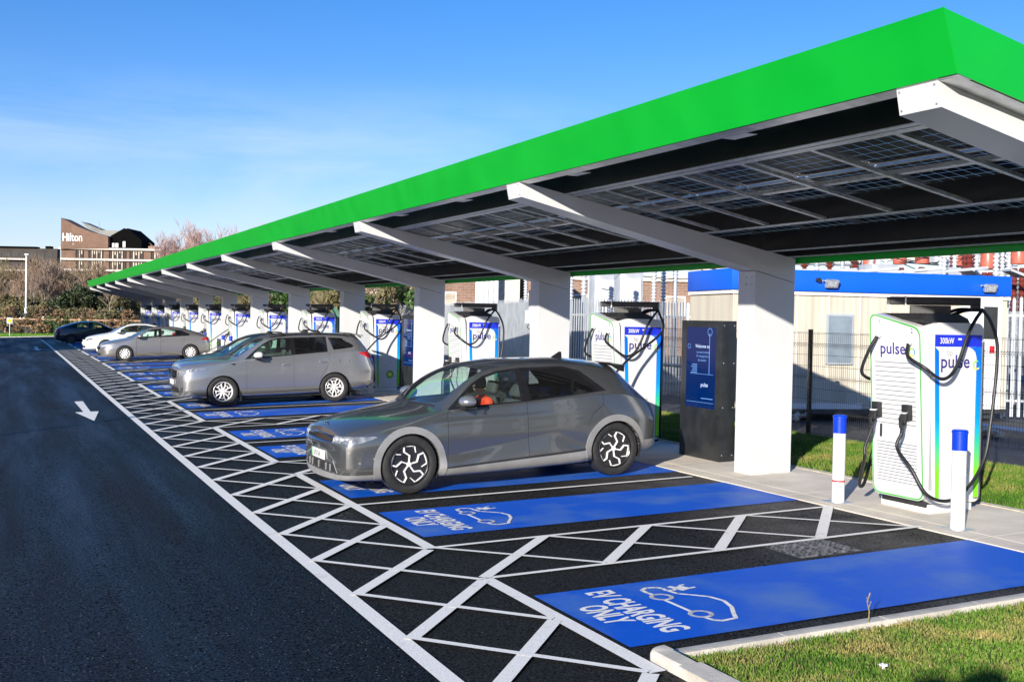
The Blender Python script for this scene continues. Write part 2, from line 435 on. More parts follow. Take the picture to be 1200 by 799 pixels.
# concrete charger island with joints
mb = MB(); 
YI = [y for y in [-10, 6.1, 7.9, 10.75, 13.6, 16.9]+[19.8+3.31*k for k in range(21)]+[88]]
for a, b_ in zip(YI[:-1], YI[1:]):
    for (xa, xb) in ((8.58, 8.86), (8.872, 10.2)):
        mb.add([(xa, a+.004, gz(xa, a)+.014), (xb, a+.004, gz(xb, a)+.014), (xb, b_-.004, gz(xb, b_)+.014), (xa, b_-.004, gz(xa, b_)+.014),
                (xa, a+.004, gz(xa, a)-.1), (xb, a+.004, gz(xb, a)-.1), (xb, b_-.004, gz(xb, b_)-.1), (xa, b_-.004, gz(xa, b_)-.1)],
               [(0,1,2,3), (0,4,5,1), (1,5,6,2), (2,6,7,3), (3,7,4,0)])
struct(mb.obj('pavement', 'concrete', smooth=0))
# lawn bank behind the island
mb = MB(); prof = [(10.2, .0), (10.35, .05), (11.5, .10), (12.9, .06), (13.3, .0)]
YY = sorted(set([-10, 88]+[y for y in YB if -10 < y < 88]+list(range(-8, 88, 4))))
vs = [(x, y, gz(x, y)+h+(.02*math.sin(y*1.7+x*2) if .04 < h else 0)) for y in YY for x, h in prof]
mb.add(vs, [(j*5+i, j*5+i+1, (j+1)*5+i+1, (j+1)*5+i) for j in range(len(YY)-1) for i in range(4)])
struct(mb.obj('grass_bank', 'turf', smooth=60))
# near verge, its kerbs
def verge_z(x, y): k = max(0, min(1, (6.02-y)/1.6)); return gz(x, y)+.022+.085*k*k*(3-2*k)+.02*k*math.sin(x*1.9+y*1.3)
mb = MB(); nxx, nyy = 24, 30
gx = [3.98+(16-3.98)*i/nxx for i in range(nxx+1)]; gy = [-8+(5.98+8)*j/nyy for j in range(nyy+1)]
mb.add([(x, y, verge_z(x, y)) for y in gy for x in gx], [(j*(nxx+1)+i, j*(nxx+1)+i+1, (j+1)*(nxx+1)+i+1, (j+1)*(nxx+1)+i) for j in range(nyy) for i in range(nxx)])
struct(mb.obj('grass_verge', 'turf', smooth=60))
def kerb_run(pts, w, h, name='kerb'):
    """kerb stones with a rounded upper edge, laid end to end along a line"""
    mb = MB()
    for (a, b_) in zip(pts[:-1], pts[1:]):
        a = Vector(a); b_ = Vector(b_); L = (b_-a).length; n = max(1, round(L/.915)); d = (b_-a)/n; nrm = Vector((-d.y, d.x)).normalized()
        for k in range(n):
            p0 = a+d*k+d.normalized()*.004; p1 = a+d*(k+1)-d.normalized()*.004
            pr = [(0, -.05), (0, h-.03), (.012, h-.008), (.03, h), (w, h), (w, -.05)]
            vs = []
            for q in (p0, p1):
                for (u, z) in pr:
                    c = q+nrm*u; vs.append((c.x, c.y, gz(c.x, c.y)+z))
            fs = [(i, (i+1) % 6, 6+(i+1) % 6, 6+i) for i in range(6)]+[(0,1,2,3,4,5), (11,10,9,8,7,6)]
            mb.add(vs, fs)
    return struct(mb.obj(name, 'kerb_stone', smooth=30))
kerb_run([(15, 6.22), (4.0, 6.22)], .13, .03)
kerb_run([(3.84, -8), (3.84, 5.75)], -.14, .085)
# rounded corner stone
mb = MB(); n = 8
ring = [(3.84+.15-.15*math.cos(R(90)*i/n), 6.075+.15*math.sin(R(90)*i/n)) for i in range(n+1)]
out_ = [(3.84, 5.752)]+ring+[(3.998, 6.225)]; inn = [(3.98, 5.752), (3.985, 6.09), (3.998, 6.095)]
lo = [(x, y, gz(x, y)-.05) for x, y in out_]; mid = [(x, y, gz(x, y)+.075*min(1, max(0, (6.35-y)/.5))) for x, y in out_]
cen = [(x+(3.95-x)*.25, y+(6.0-y)*.25, gz(x, y)+.105*min(1, max(.35, (6.45-y)/.5))) for x, y in out_]
mb.add(lo+mid+cen+[(x, y, gz(x, y)+.1) for x, y in inn], [])
mb = MB(); ol = [(3.84, 5.752)]+ring+[(4.0, 6.225), (4.0, 6.09), (3.985, 6.07), (3.98, 5.752)]; k = len(ol); cxx, cyy = 3.93, 5.98
rings = [(1.0, -.05), (1.0, .04), (.93, .062), (.80, .074)]
for (q, hz0) in rings: mb.add([(cxx+(x-cxx)*q, cyy+(y-cyy)*(q if y > 5.76 else 1), gz(x, y)+hz0) for x, y in ol], [])
for r_ in range(3):
    for i in range(k): mb.f.append((r_*k+i, r_*k+(i+1) % k, (r_+1)*k+(i+1) % k, (r_+1)*k+i)); mb.m.append(0)
mb.f.append(tuple(range(3*k, 4*k))); mb.m.append(0)
struct(mb.obj('kerb', 'kerb_stone', smooth=40))
kerb_run([(10.2, 6.2), (10.2, 88)], -.06, .03, 'kerb')
kerb_run([(-14, 95.5), (14, 95.5)], .12, .05, 'kerb')

# ---- painted markings
PER = 6.62
H0 = 8.59                        # first hatched strip starts here
def quad_line(mb, a, b_, w, dz):
    a = Vector(a); b_ = Vector(b_); d = (b_-a).normalized(); n = Vector((-d.y, d.x))*w/2
    L = (b_-a).length; k = max(1, int(L/3))
    for i in range(k):
        p = a+(b_-a)*i/k; q = a+(b_-a)*(i+1)/k
        mb.add([(c.x, c.y, gz(c.x, c.y)+dz) for c in (p-n, q-n, q+n, p+n)], [(0, 1, 2, 3)])
WD = .012
mb = MB()
quad_line(mb, (2.53, -20), (2.53, 86), .13, WD)
struct(mb.obj('lane_edge_line', 'white_paint', smooth=0))
mb = MB()
for k in range(12):              # bay head line, open at each mouth as in the yard
    y0 = H0+1.33+PER*k
    quad_line(mb, (3.74, y0-.03), (3.74, y0+5.32), .12, WD+.004)
quad_line(mb, (3.755, 5.88), (3.74, 8.62), .12, WD+.004)
struct(mb.obj('bay_head_line', 'white_paint', smooth=0))
mb = MB(); st = PER/5
for k in range(-8, 60):
    y = 7.22+st*k
    if y > 84: break
    a = Vector((2.59, y))
    if y+st < 6.3: pass
    if y > 4.4: quad_line(mb, (2.59, y), (3.69, y+st-.03), .11, WD+.007)
    if y > 4.4: quad_line(mb, (2.59, y+st+.03), (3.69, y+.0), .062, WD+.010)
struct(mb.obj('cross_hatching', 'white_paint', smooth=0))
mb = MB()
for k in range(12):
    y0 = H0+PER*k; y1 = y0+1.33
    quad_line(mb, (3.74, y0), (8.63, y0), .065, WD+.004); quad_line(mb, (3.74, y1), (8.63, y1), .065, WD+.004)
    for j in range(4):
        xa = 3.74+1.2*j
        quad_line(mb, (xa, y0+.02), (xa+1.2, y1-.02), .11, WD+.007)
        quad_line(mb, (xa+1.2+(-.02), y0+.02), (xa+.02, y1-.02), .055, WD+.010)
    quad_line(mb, (3.79, y1+2.585), (8.45, y1+2.585), .07, WD+.004)
struct(mb.obj('bay_hatching', 'white_paint', smooth=0))
def symbol(mb, ox, oy, zf):
    """EV charging lettering and the car-and-plug sign; read from the lane"""
    def M_at(x, y): return basis((x, y, zf(x, y)), (0, -1, SX*0), (1, 0, SX), (0, 0, 1))
    add_text(mb, 'EV CHARGING', .315, M_at(ox+.485, oy), sx=.58, bold=.010)
    add_text(mb, 'ONLY', .315, M_at(ox+.225, oy), sx=.58, bold=.010)
    # car outline: u to the reader's right (-y), v away (+x)
    def U(u, v): x = ox+.97+(v-1.09)*.94; y = oy-u*.97-.005; return (x, y)
    def stroke(pts, w):
        n = len(pts)
        for i in range(n-1): quad_line(mb, U(*pts[i]), U(*pts[i+1]), w, 0)
        for q in pts[1:-1]:
            c = U(*q); mb.add([(c[0]+w/2*math.cos(a*PI/4), c[1]+w/2*math.sin(a*PI/4), gz(*c)) for a in range(8)], [tuple(range(8))])
    v0 = len(mb.v)
    def circ(cu, cv, r, a0=0, a1=360, n=18, w=.034): stroke([(cu+r*math.cos(R(a0+(a1-a0)*i/n)), cv+r*math.sin(R(a0+(a1-a0)*i/n))) for i in range(n+1)], w)
    circ(-.24, 1.09, .085); circ(.32, 1.09, .085)
    stroke([(-.155, 1.06), (.235, 1.06)], .032)
    stroke([(.40, 1.06), (.50, 1.08), (.545, 1.13), (.53, 1.27), (.42, 1.33), (.26, 1.43), (.08, 1.485), (-.08, 1.45), (-.2, 1.34), (-.27, 1.27), (-.38, 1.25)], .034)
    stroke([(-.325, 1.07), (-.40, 1.05), (-.50, 1.06), (-.545, 1.13), (-.52, 1.22), (-.46, 1.25), (-.40, 1.24), (-.38, 1.30), (-.42, 1.36)], .034)
    stroke([(-.50, 1.33), (-.34, 1.39)], .05); stroke([(-.47, 1.40), (-.36, 1.44)], .07)
    stroke([(-.49, 1.43), (-.50, 1.49)], .026); stroke([(-.38, 1.47), (-.39, 1.53)], .026)
    for i in range(v0, len(mb.v)): x, y, z = mb.v[i]; mb.v[i] = (x, y, zf(x, y))
for k in range(-1, 12):
    for (ya, yb) in ((H0+1.33+PER*k+.54, H0+1.33+PER*k+2.04), (H0+1.33+PER*k+3.12, H0+1.33+PER*k+4.62)):
        if ya < 6.3: continue
        if yb > 87: continue
        struct(sheet('blue_bay', 3.87, 8.57, ya, yb, .006, 'blue_paint'))
        if ya < 52:
            mb = MB(); symbol(mb, 3.78, (ya+yb)/2+.02, lambda x, y: gz(x, y)+.011)
            struct(mb.obj('bay_lettering', 'white_paint', smooth=0))
# the first bay ends short of the island beside the gully
mb = MB()
for (ys_, L, hw) in ((24.4, 5.2, .25), (64.0, 6.0, .26)):
    cx = 1.74; n0 = ys_+2.2
    q = [(cx-.075, n0), (cx+.075, n0), (cx+.10, ys_+L), (cx-.10, ys_+L)]
    mb.add([(x, y, gz(x, y)+.006) for x, y in q], [(0, 1, 2, 3)])
    q = [(cx-hw, n0), (cx, ys_), (cx+hw, n0)]
    mb.add([(x, y, gz(x, y)+.006) for x, y in q], [(0, 1, 2)])
struct(mb.obj('lane_arrow', 'white_paint', smooth=0))
# gully cover
t = thing('drain_cover', 'worn metal drain cover set in the asphalt beside the nearest blue bay', 'drain cover', (6.98, 8.33, gz(6.98, 8.33)+.006), rot=(0, -math.atan(SX), 0))
mb = MB(); mb.box((-.37, -.32, -.02), (.37, .27, -.002)); mb.obj('frame', 'dark_steel', t)
mb = MB(); mb.box((-.35, -.30, -.003), (.35, .25, .002))
for i in range(13):
    for j in range(10):
        x = -.345+i*.0535; y = -.295+j*.0545
        mb.box((x, y, .0), (x+.040, y+.024, .008+.004*((i+j) % 2)), bev=.004)
mb.obj('grating', 'grate_metal', t)

# ---- grass blades (nobody could count them)
def blades(name, n, fx, zf, h, mats, seed):
    rng = np.random.default_rng(seed); P = fx(rng, n); n = len(P)
    ang = rng.uniform(0, 2*PI, n); hh = h*rng.uniform(.45, 1.25, n); w = rng.uniform(.0022, .005, n); lean = rng.uniform(.1, 1.0, n)*hh
    la = rng.uniform(0, 2*PI, n)
    Z = np.array([zf(x, y) for x, y in P])
    dx, dy = np.cos(ang)*w, np.sin(ang)*w; lx, ly = np.cos(la)*lean, np.sin(la)*lean
    V = np.empty((n, 5, 3))
    V[:, 0] = np.c_[P[:, 0]-dx, P[:, 1]-dy, Z-.005]; V[:, 1] = np.c_[P[:, 0]+dx, P[:, 1]+dy, Z-.005]
    V[:, 2] = np.c_[P[:, 0]+dx*.8+lx*.35, P[:, 1]+dy*.8+ly*.35, Z+hh*.55]; V[:, 3] = np.c_[P[:, 0]-dx*.8+lx*.35, P[:, 1]-dy*.8+ly*.35, Z+hh*.55]
    V[:, 4] = np.c_[P[:, 0]+lx, P[:, 1]+ly, Z+hh*.95]
    me = bpy.data.meshes.new(name); idx = np.arange(n)*5
    me.vertices.add(n*5); me.vertices.foreach_set('co', V.reshape(-1))
    loops = np.stack([idx, idx+1, idx+2, idx+3, idx+3, idx+2, idx+4], 1).reshape(-1)
    me.loops.add(len(loops)); me.loops.foreach_set('vertex_index', loops)
    ls = np.stack([np.arange(n)*7, np.arange(n)*7+4], 1).reshape(-1); lt = np.tile([4, 3], n)
    me.polygons.add(2*n); me.polygons.foreach_set('loop_start', ls); me.polygons.foreach_set('loop_total', lt)
    for m_ in mats: me.materials.append(MATS[m_])
    me.polygons.foreach_set('material_index', np.repeat((rng.random(n) < .12).astype(int), 2))
    me.update(calc_edges=True)
    o = bpy.data.objects.new(name, me); COL.objects.link(o); o['kind'] = 'stuff'; return o
def fx1(rng, n):
    x = 3.99+5.2*rng.random(n)**1.1; y = 6.0-4.6*rng.random(n)
    return np.c_[x, y][(y > 1.2)]
blades('grass', 120000, fx1, verge_z, .030, ['blade_green', 'blade_dry'], 3)
def bank_z(x, y):
    for (a, h0), (b_, h1) in zip(prof[:-1], prof[1:]):
        if a <= x <= b_:
            return gz(x, y)+h0+(h1-h0)*(x-a)/(b_-a)
    return gz(x, y)
def fx2(rng, n): return np.c_[10.22+2.9*rng.random(n), 4+20*rng.random(n)**1.4]
blades('grass', 120000, fx2, bank_z, .07, ['blade_green', 'blade_green'], 5)
# far lawn strip beyond the car park
mb = MB(); mb.add([(-20, 95.66, .06), (40, 95.66, .1), (40, 108.5, .14), (-20, 108.5, .12)], [(0, 1, 2, 3)])
struct(mb.obj('lawn', 'turf_bright', smooth=0))
grass_mat('blade_bright', (.07, .2, .015), (.12, .27, .03), (.2, .28, .05), .6)
def fx3(rng, n): return np.c_[-2+24*rng.random(n), 96+9*rng.random(n)]
blades('grass', 30000, fx3, lambda x, y: .07, .16, ['blade_bright', 'blade_bright'], 8)
# daisy-like litter on the verge
for i, (x, y) in enumerate([(4.9, 5.15)]):
    mb = MB()
    for a in range(6):
        an = a*PI/3; mb.box((0, -.008, 0), (.028, .008, .006), M=Matrix.Translation((0, 0, .05)) @ Matrix.Rotation(an, 4, 'Z') @ Matrix.Rotation(-.3, 4, 'Y'))
    mb.cyl((0, 0, 0), (0, 0, .055), .009, 8)
    o = mb.obj('flower', 'white_satin', loc=(x, y, verge_z(x, y)-.02))
    tag(o, 'small white flower in the near grass at the bottom edge', 'flower')
t = thing('weed', 'thin dry weed growing out of the kerb joint beside the nearest bay', 'weed', (5.65, 6.1, gz(5.65, 6.1)+.02))
t.scale = (.75, .75, .72)
mb = MB(); mb.tube([(0, 0, 0), (.01, 0, .12), (-.01, .01, .22), (.015, 0, .31)], .006, 5)
mb.tube([(0, 0, .16), (.03, 0, .22)], .004, 4); mb.tube([(0, 0, .22), (-.03, 0, .27)], .004, 4); mb.obj('stem', 'blade_dry', t)
# ================================================================== CHARGING CANOPY
XT, ZT, SL = 5.664, 3.963, .1855           # beam tip, and fall of the roof towards the columns
XR = 9.86
def zr(x): return ZT-SL*(x-XT)
Y0B, Y1B = 5.42, 85.78
can = thing('charging_canopy', 'long white framed canopy with green fascia and solar panel roof', 'canopy', (9.5, 5.4, gz(9.5, 5.4)))
OFF = Vector(can.location)
def cobj(mb, name, mat, smooth=35):
    mb.v = [(x-OFF.x, y-OFF.y, z-OFF.z) for x, y, z in mb.v]
    return mb.obj(name, mat, can, smooth=smooth)
for k in range(-1, 12):
    y = 12.22+PER*k
    mb = MB()
    mb.prism([(XT, ZT), (XR, zr(XR)), (XR, 2.858), (9.0, 3.052), (5.705, 3.77)], 'y', y, y+.38)
    bmo = cobj(mb, 'beam', 'white_metal')
    mb = MB()
    for (bx, bz) in ((5.675, 3.925), (5.70, 3.80)):
        for dy in (.03, .35): mb.cyl((bx-.012, y+dy, bz), (bx+.01, y+dy, bz), .007, 8)
    for (bx, bz) in ((9.195, 2.92), (9.195, 2.82)):
        for dy in (.09, .2): mb.cyl((bx-.006, y+dy, bz), (bx+.02, y+dy, bz), .013, 8)
    mb.v = [(a-OFF.x, b_-OFF.y, c-OFF.z) for a, b_, c in mb.v]; mb.obj('bolt', 'galv', bmo)
    mb = MB(); zb = gz(9.5, y)-.05
    mb.prism([(9.2, zb), (XR, zb), (XR, 2.852), (9.2, 2.998)], 'y', y+.002, y+.378)
    cobj(mb, 'column', 'white_metal')
# front fascia in lengths, with the folded foot
segs = [Y0B, 29.4, 53.3, Y1B]
for a, b_ in zip(segs[:-1], segs[1:]):
    mb = MB()
    mb.prism([(5.655, 3.955), (5.512, 4.366), (5.53, 4.372), (5.673, 3.961)], 'y', a+.004, b_-.004)
    cobj(mb, 'fascia', 'green_panel')
    mb = MB(); mb.prism([(5.66, 3.948), (5.78, 3.926), (5.78, 3.931), (5.675, 3.953)], 'y', a+.003, b_-.003)
    cobj(mb, 'fascia_lip', 'alu')
for (ya, yb) in ((Y0B-.002, Y0B+.016), (Y1B-.016, Y1B)):
    mb = MB(); z0 = lambda x: 3.955-.207*(x-5.66)
    mb.prism([(5.66, 3.953), (5.513, 4.364), (9.95, 4.364-.207*(9.95-5.513)), (9.95, z0(9.95))], 'y', ya, yb); cobj(mb, 'fascia', 'green_panel')
mb = MB(); mb.add([(5.68, Y0B+.018, 3.945), (9.93, Y0B+.018, z0(9.93)-.006), (9.93, Y0B+.19, z0(9.93)-.012), (5.68, Y0B+.19, 3.94),
                   (5.68, Y0B+.018, 3.951), (9.93, Y0B+.018, z0(9.93)), (9.93, Y0B+.19, z0(9.93)-.006), (5.68, Y0B+.19, 3.946)],
                  [(0,1,2,3), (7,6,5,4), (0,4,5,1), (1,5,6,2), (2,6,7,3), (3,7,4,0)])
cobj(mb, 'fascia_lip', 'alu')
mb = MB(); mb.prism([(9.90, 3.12), (9.93, 3.12), (9.93, 3.50), (9.90, 3.50)], 'y', Y0B+.02, Y1B-.02); cobj(mb, 'rear_fascia', 'green_panel')
# purlins
def purlin(x, dep, double=False):
    mb = MB()
    for k in range(-1, 11):
        ya = 12.22+PER*k+.005+.19; yb = ya+PER-.01
        z1 = zr(x)+dep; zb = zr(x)+.004
        mb.prism([(x, zb), (x+.006, zb), (x+.006, z1), (x, z1)], 'y', ya, yb, 0)
        mb.prism([(x-.055, zb+.008), (x+.0, zb-.002), (x+.0, zb+.005), (x-.055, zb+.015)], 'y', ya, yb, 1)
        if double: mb.prism([(x+.02, zb-.003), (x+.095, zb-.017), (x+.095, zb-.010), (x+.02, zb+.004)], 'y', ya, yb, 1)
    cobj(mb, 'purlin', ['anthracite', 'galv'])
purlin(6.36, .27, True); purlin(8.40, .27); purlin(9.46, .27); purlin(9.80, .25)
mb = MB()
for k in range(78):
    y = 5.75+1.03*k
    if y > Y1B-.2: break
    yc_ = y; xa, xb = 6.46, 8.39
    if any(abs(yc_+.03-(12.41+PER*q)) < .25 for q in range(-1, 12)): continue
    mb = MB(); mb.prism([(xa, zr(xa)+.012), (xb, zr(xb)+.012), (xb, zr(xb)+.045), (xa, zr(xa)+.045)], 'y', yc_, yc_+.055)
    cobj(mb, 'cross_strut', 'galv')
mb = MB()
for k in range(-1, 11):
    ya = 12.22+PER*k+.19; x = 7.42
    mb.prism([(x, zr(x)+.05), (x+.055, zr(x+.055)+.05), (x+.055, zr(x+.055)+.09), (x, zr(x)+.09)], 'y', ya, ya+PER-.01)
cobj(mb, 'rail', 'galv')
# solar panels: glass face with cells, grey frame
m, nt, b, out = new_mat('pv_cells')
tc = N(nt, 'ShaderNodeTexCoord')
br = N(nt, 'ShaderNodeTexBrick', Scale=1.0); br.offset = 0.0
br.inputs['Color1'].default_value = (.010, .013, .022, 1); br.inputs['Color2'].default_value = (.016, .02, .03, 1); br.inputs['Mortar'].default_value = (.09, .095, .10, 1)
br.inputs['Brick Width'].default_value = .16; br.inputs['Row Height'].default_value = .16; br.inputs['Mortar Size'].default_value = .0065
nt.links.new(tc.outputs['Object'], br.inputs['Vector']); nt.links.new(br.outputs[0], b.inputs['Base Color'])
_tr = N(nt, 'ShaderNodeBsdfTransparent'); _mx = nt.nodes.new('ShaderNodeMixShader'); _ml = N(nt, 'ShaderNodeMath', operation='MULTIPLY'); _ml.inputs[1].default_value = .42
nt.links.new(br.outputs['Fac'], _ml.inputs[0]); nt.links.new(_ml.outputs[0], _mx.inputs[0]); nt.links.new(b.outputs[0], _mx.inputs[1]); nt.links.new(_tr.outputs[0], _mx.inputs[2]); nt.links.new(_mx.outputs[0], out.inputs[0])
b.inputs['Roughness'].default_value = .35; b.inputs['Specular IOR Level'].default_value = .15
def pv_meshes(y, xa, xb):
    za, zb = zr(xa)+.285, zr(xb)+.285; sl = math.atan2(zb-za, xb-xa)
    f = MB(); w = xb-xa-.02; L = 1.01; d = .04
    e = .03
    f.box((0, 0, 0), (w, e, d)); f.box((0, L-e, 0), (w, L, d)); f.box((0, e, 0), (e, L-e, d)); f.box((w-e, e, 0), (w, L-e, d))
    g = MB(); g.box((e, e, .020), (w-e, L-e, .0215))
    return f, g, (xa+.01, y+.01, za), sl
cnt = 0; rest = MB(); restf = MB(); protos = {}
for k in range(78):
    y = Y0B+.02+1.03*k
    if y+1.03 > Y1B: break
    for (xa, xb) in ((5.74, 7.78), (7.78, 9.84)):
        f, g, loc, sl = pv_meshes(y, xa, xb)
        if cnt < 100:
            key = xa
            if key not in protos:
                o = g.obj('solar_panel', 'pv_cells', can, smooth=0); o2 = f.obj('frame', 'alu', o, smooth=0); protos[key] = (o, o2)
            else:
                o = protos[key][0].copy(); COL.objects.link(o); o2 = protos[key][1].copy(); COL.objects.link(o2); o2.parent = o
            o.location = Vector(loc)-OFF; o.rotation_euler = (0, -sl, 0)
        else:
            M = Matrix.Translation(Vector(loc)) @ Matrix.Rotation(-sl, 4, 'Y')
            rest.add([M @ Vector(v) for v in g.v], g.f, 0); rest.add([M @ Vector(v) for v in f.v], f.f, 1)
        cnt += 1
o = cobj(rest, 'solar_panel', ['pv_cells', 'alu'], 0); o['kind'] = 'stuff'
# small bright clips under the fascia
for y in (7.9, 10.9, 14.3, 17.0, 21.2):
    mb = MB(); mb.box((5.80, y, 3.93), (5.93, y+.33, 3.937)); cobj(mb, 'bracket', 'white_satin')
# grey junction box on the third column, camera on top
t = thing('junction_box', 'small white electrical box with a looped wire fixed to the second full column', 'box', (9.2, 19.22, 2.2))
mb = MB(); mb.box((-.02, .0, 0), (.16, .2, .26), bev=.012); mb.obj('casing', 'white_satin', t)
mb = MB(); mb.tube([(.02, .1, 0), (.0, .12, -.07), (.05, .12, -.11), (.1, .12, -.06), (.12, .12, 0)], .007, 6); mb.obj('wire', 'black_rubber', t)
mb = MB(); mb.box((.02, .03, .26), (.11, .13, .65), bev=.01); mb.obj('conduit', 'porcelain_grey', t)

# ================================================================== RAPID CHARGERS
def pulse_logo(mb_l, mb_g, mb_c, M, s):
    """small grey 'bp' over the dark blue word, with a ring of coloured dashes"""
    add_text(mb_g, 'bp', .095*s, M @ Matrix.Translation((-.13*s, .135*s, 0)), sx=.95)
    add_text(mb_l, 'pulse', .205*s, M @ Matrix.Translation((-.045*s, 0, 0)), sx=1.02, bold=.0018)
    for i in range(10):
        a0 = i*36; a1 = a0+30
        vs = []; rr = .045*s; ww = .009*s
        for a in (a0, (a0+a1)/2, a1):
            vs += [M @ Vector((.275*s+(rr-ww)*math.cos(R(a)), .03*s+(rr-ww)*math.sin(R(a)), .0)), M @ Vector((.275*s+(rr+ww)*math.cos(R(a)), .03*s+(rr+ww)*math.sin(R(a)), 0))]
        mb_c[0 if 60 < a0 < 200 else 1 if a0 >= 200 and a0 < 290 else 2].add(vs, [(0, 1, 3, 2), (2, 3, 5, 4)])
def rrect(w, h, r, n=5):
    pts = []
    for cx, cz, a0 in ((w/2-r, h/2-r, 0), (-w/2+r, h/2-r, 90), (-w/2+r, -h/2+r, 180), (w/2-r, -h/2+r, 270)):
        for i in range(n+1): a = R(a0+90*i/n); pts.append((cx+r*math.cos(a), cz+r*math.sin(a)))
    return pts
def bez(P, n=22):
    """smooth curve through points"""
    P = [Vector(p) for p in P]; out = []
    Q = [2*P[0]-P[1]]+P+[2*P[-1]-P[-2]]
    for i in range(1, len(Q)-2):
        for k in range(n):
            t = k/n; a, b_, c, d = Q[i-1], Q[i], Q[i+1], Q[i+2]
            out.append(.5*((2*b_)+(-a+c)*t+(2*a-5*b_+4*c-d)*t*t+(-a+3*b_-3*c+d)*t**3))
    out.append(P[-1]); return out
m, nt, b, out = new_mat('strip_blue_green')
tc = N(nt, 'ShaderNodeTexCoord'); sp = N(nt, 'ShaderNodeSeparateXYZ'); nt.links.new(tc.outputs['Object'], sp.inputs[0])
mr = N(nt, 'ShaderNodeMapRange'); mr.inputs[1].default_value = .1; mr.inputs[2].default_value = 1.9; nt.links.new(sp.outputs[2], mr.inputs[0])
r = ramp(nt, mr.outputs[0], [(.2, (.18, .60, .02)), (.38, (.02, .50, .30)), (.52, (.0, .28, .85)), (.9, (.0, .13, .80))])
nt.links.new(r.outputs[0], b.inputs['Base Color']); b.inputs['Roughness'].default_value = .3
simple('charger_white', (.63, .64, .65), .28, var=.02, scale=1.5, coat=.3)
simple('vent_line', (.16, .165, .17), .5)
BW, BD, BH = .78, .76, 2.0      # width (y), depth (x), height
def connector(t, y, z, lean):
    XO = -.036-.06*z
    o = MB(); o.box((XO-.05, y-.055, z-.085), (XO+.03, y+.055, z+.085), bev=.008)
    h = o.obj('holster', 'black_plastic', t)
    c = MB(); M = Matrix.Translation((XO-.04, y, z)) @ Matrix.Rotation(R(30), 4, 'Z') @ Matrix.Rotation(R(-30), 4, 'Y')
    c.box((-.17, -.032, -.04), (.0, .032, .035), M=M, bev=.012)
    c.tube([M @ Vector((-.13, 0, .02)), M @ Vector((-.20, 0, .0)), M @ Vector((-.21, 0, -.05)), M @ Vector((-.17, 0, -.09))], .02, 8)
    c.tube([M @ Vector((-.02, 0, -.04)), M @ Vector((-.09, 0, -.09)), M @ Vector((-.17, 0, -.09)), M @ Vector((-.21, 0, -.13))], .022, 8)
    c.obj('plug', 'black_plastic', t)
    c = MB(); 
    for q in (-.09, -.05): c.box((q, -.0335, .0), (q+.02, .0335, .012), M=M @ Matrix.Rotation(R(25), 4, 'Y'))
    c.obj('plug_badge', 'porcelain_grey', t)
    return M @ Vector((-.21, 0, -.13))
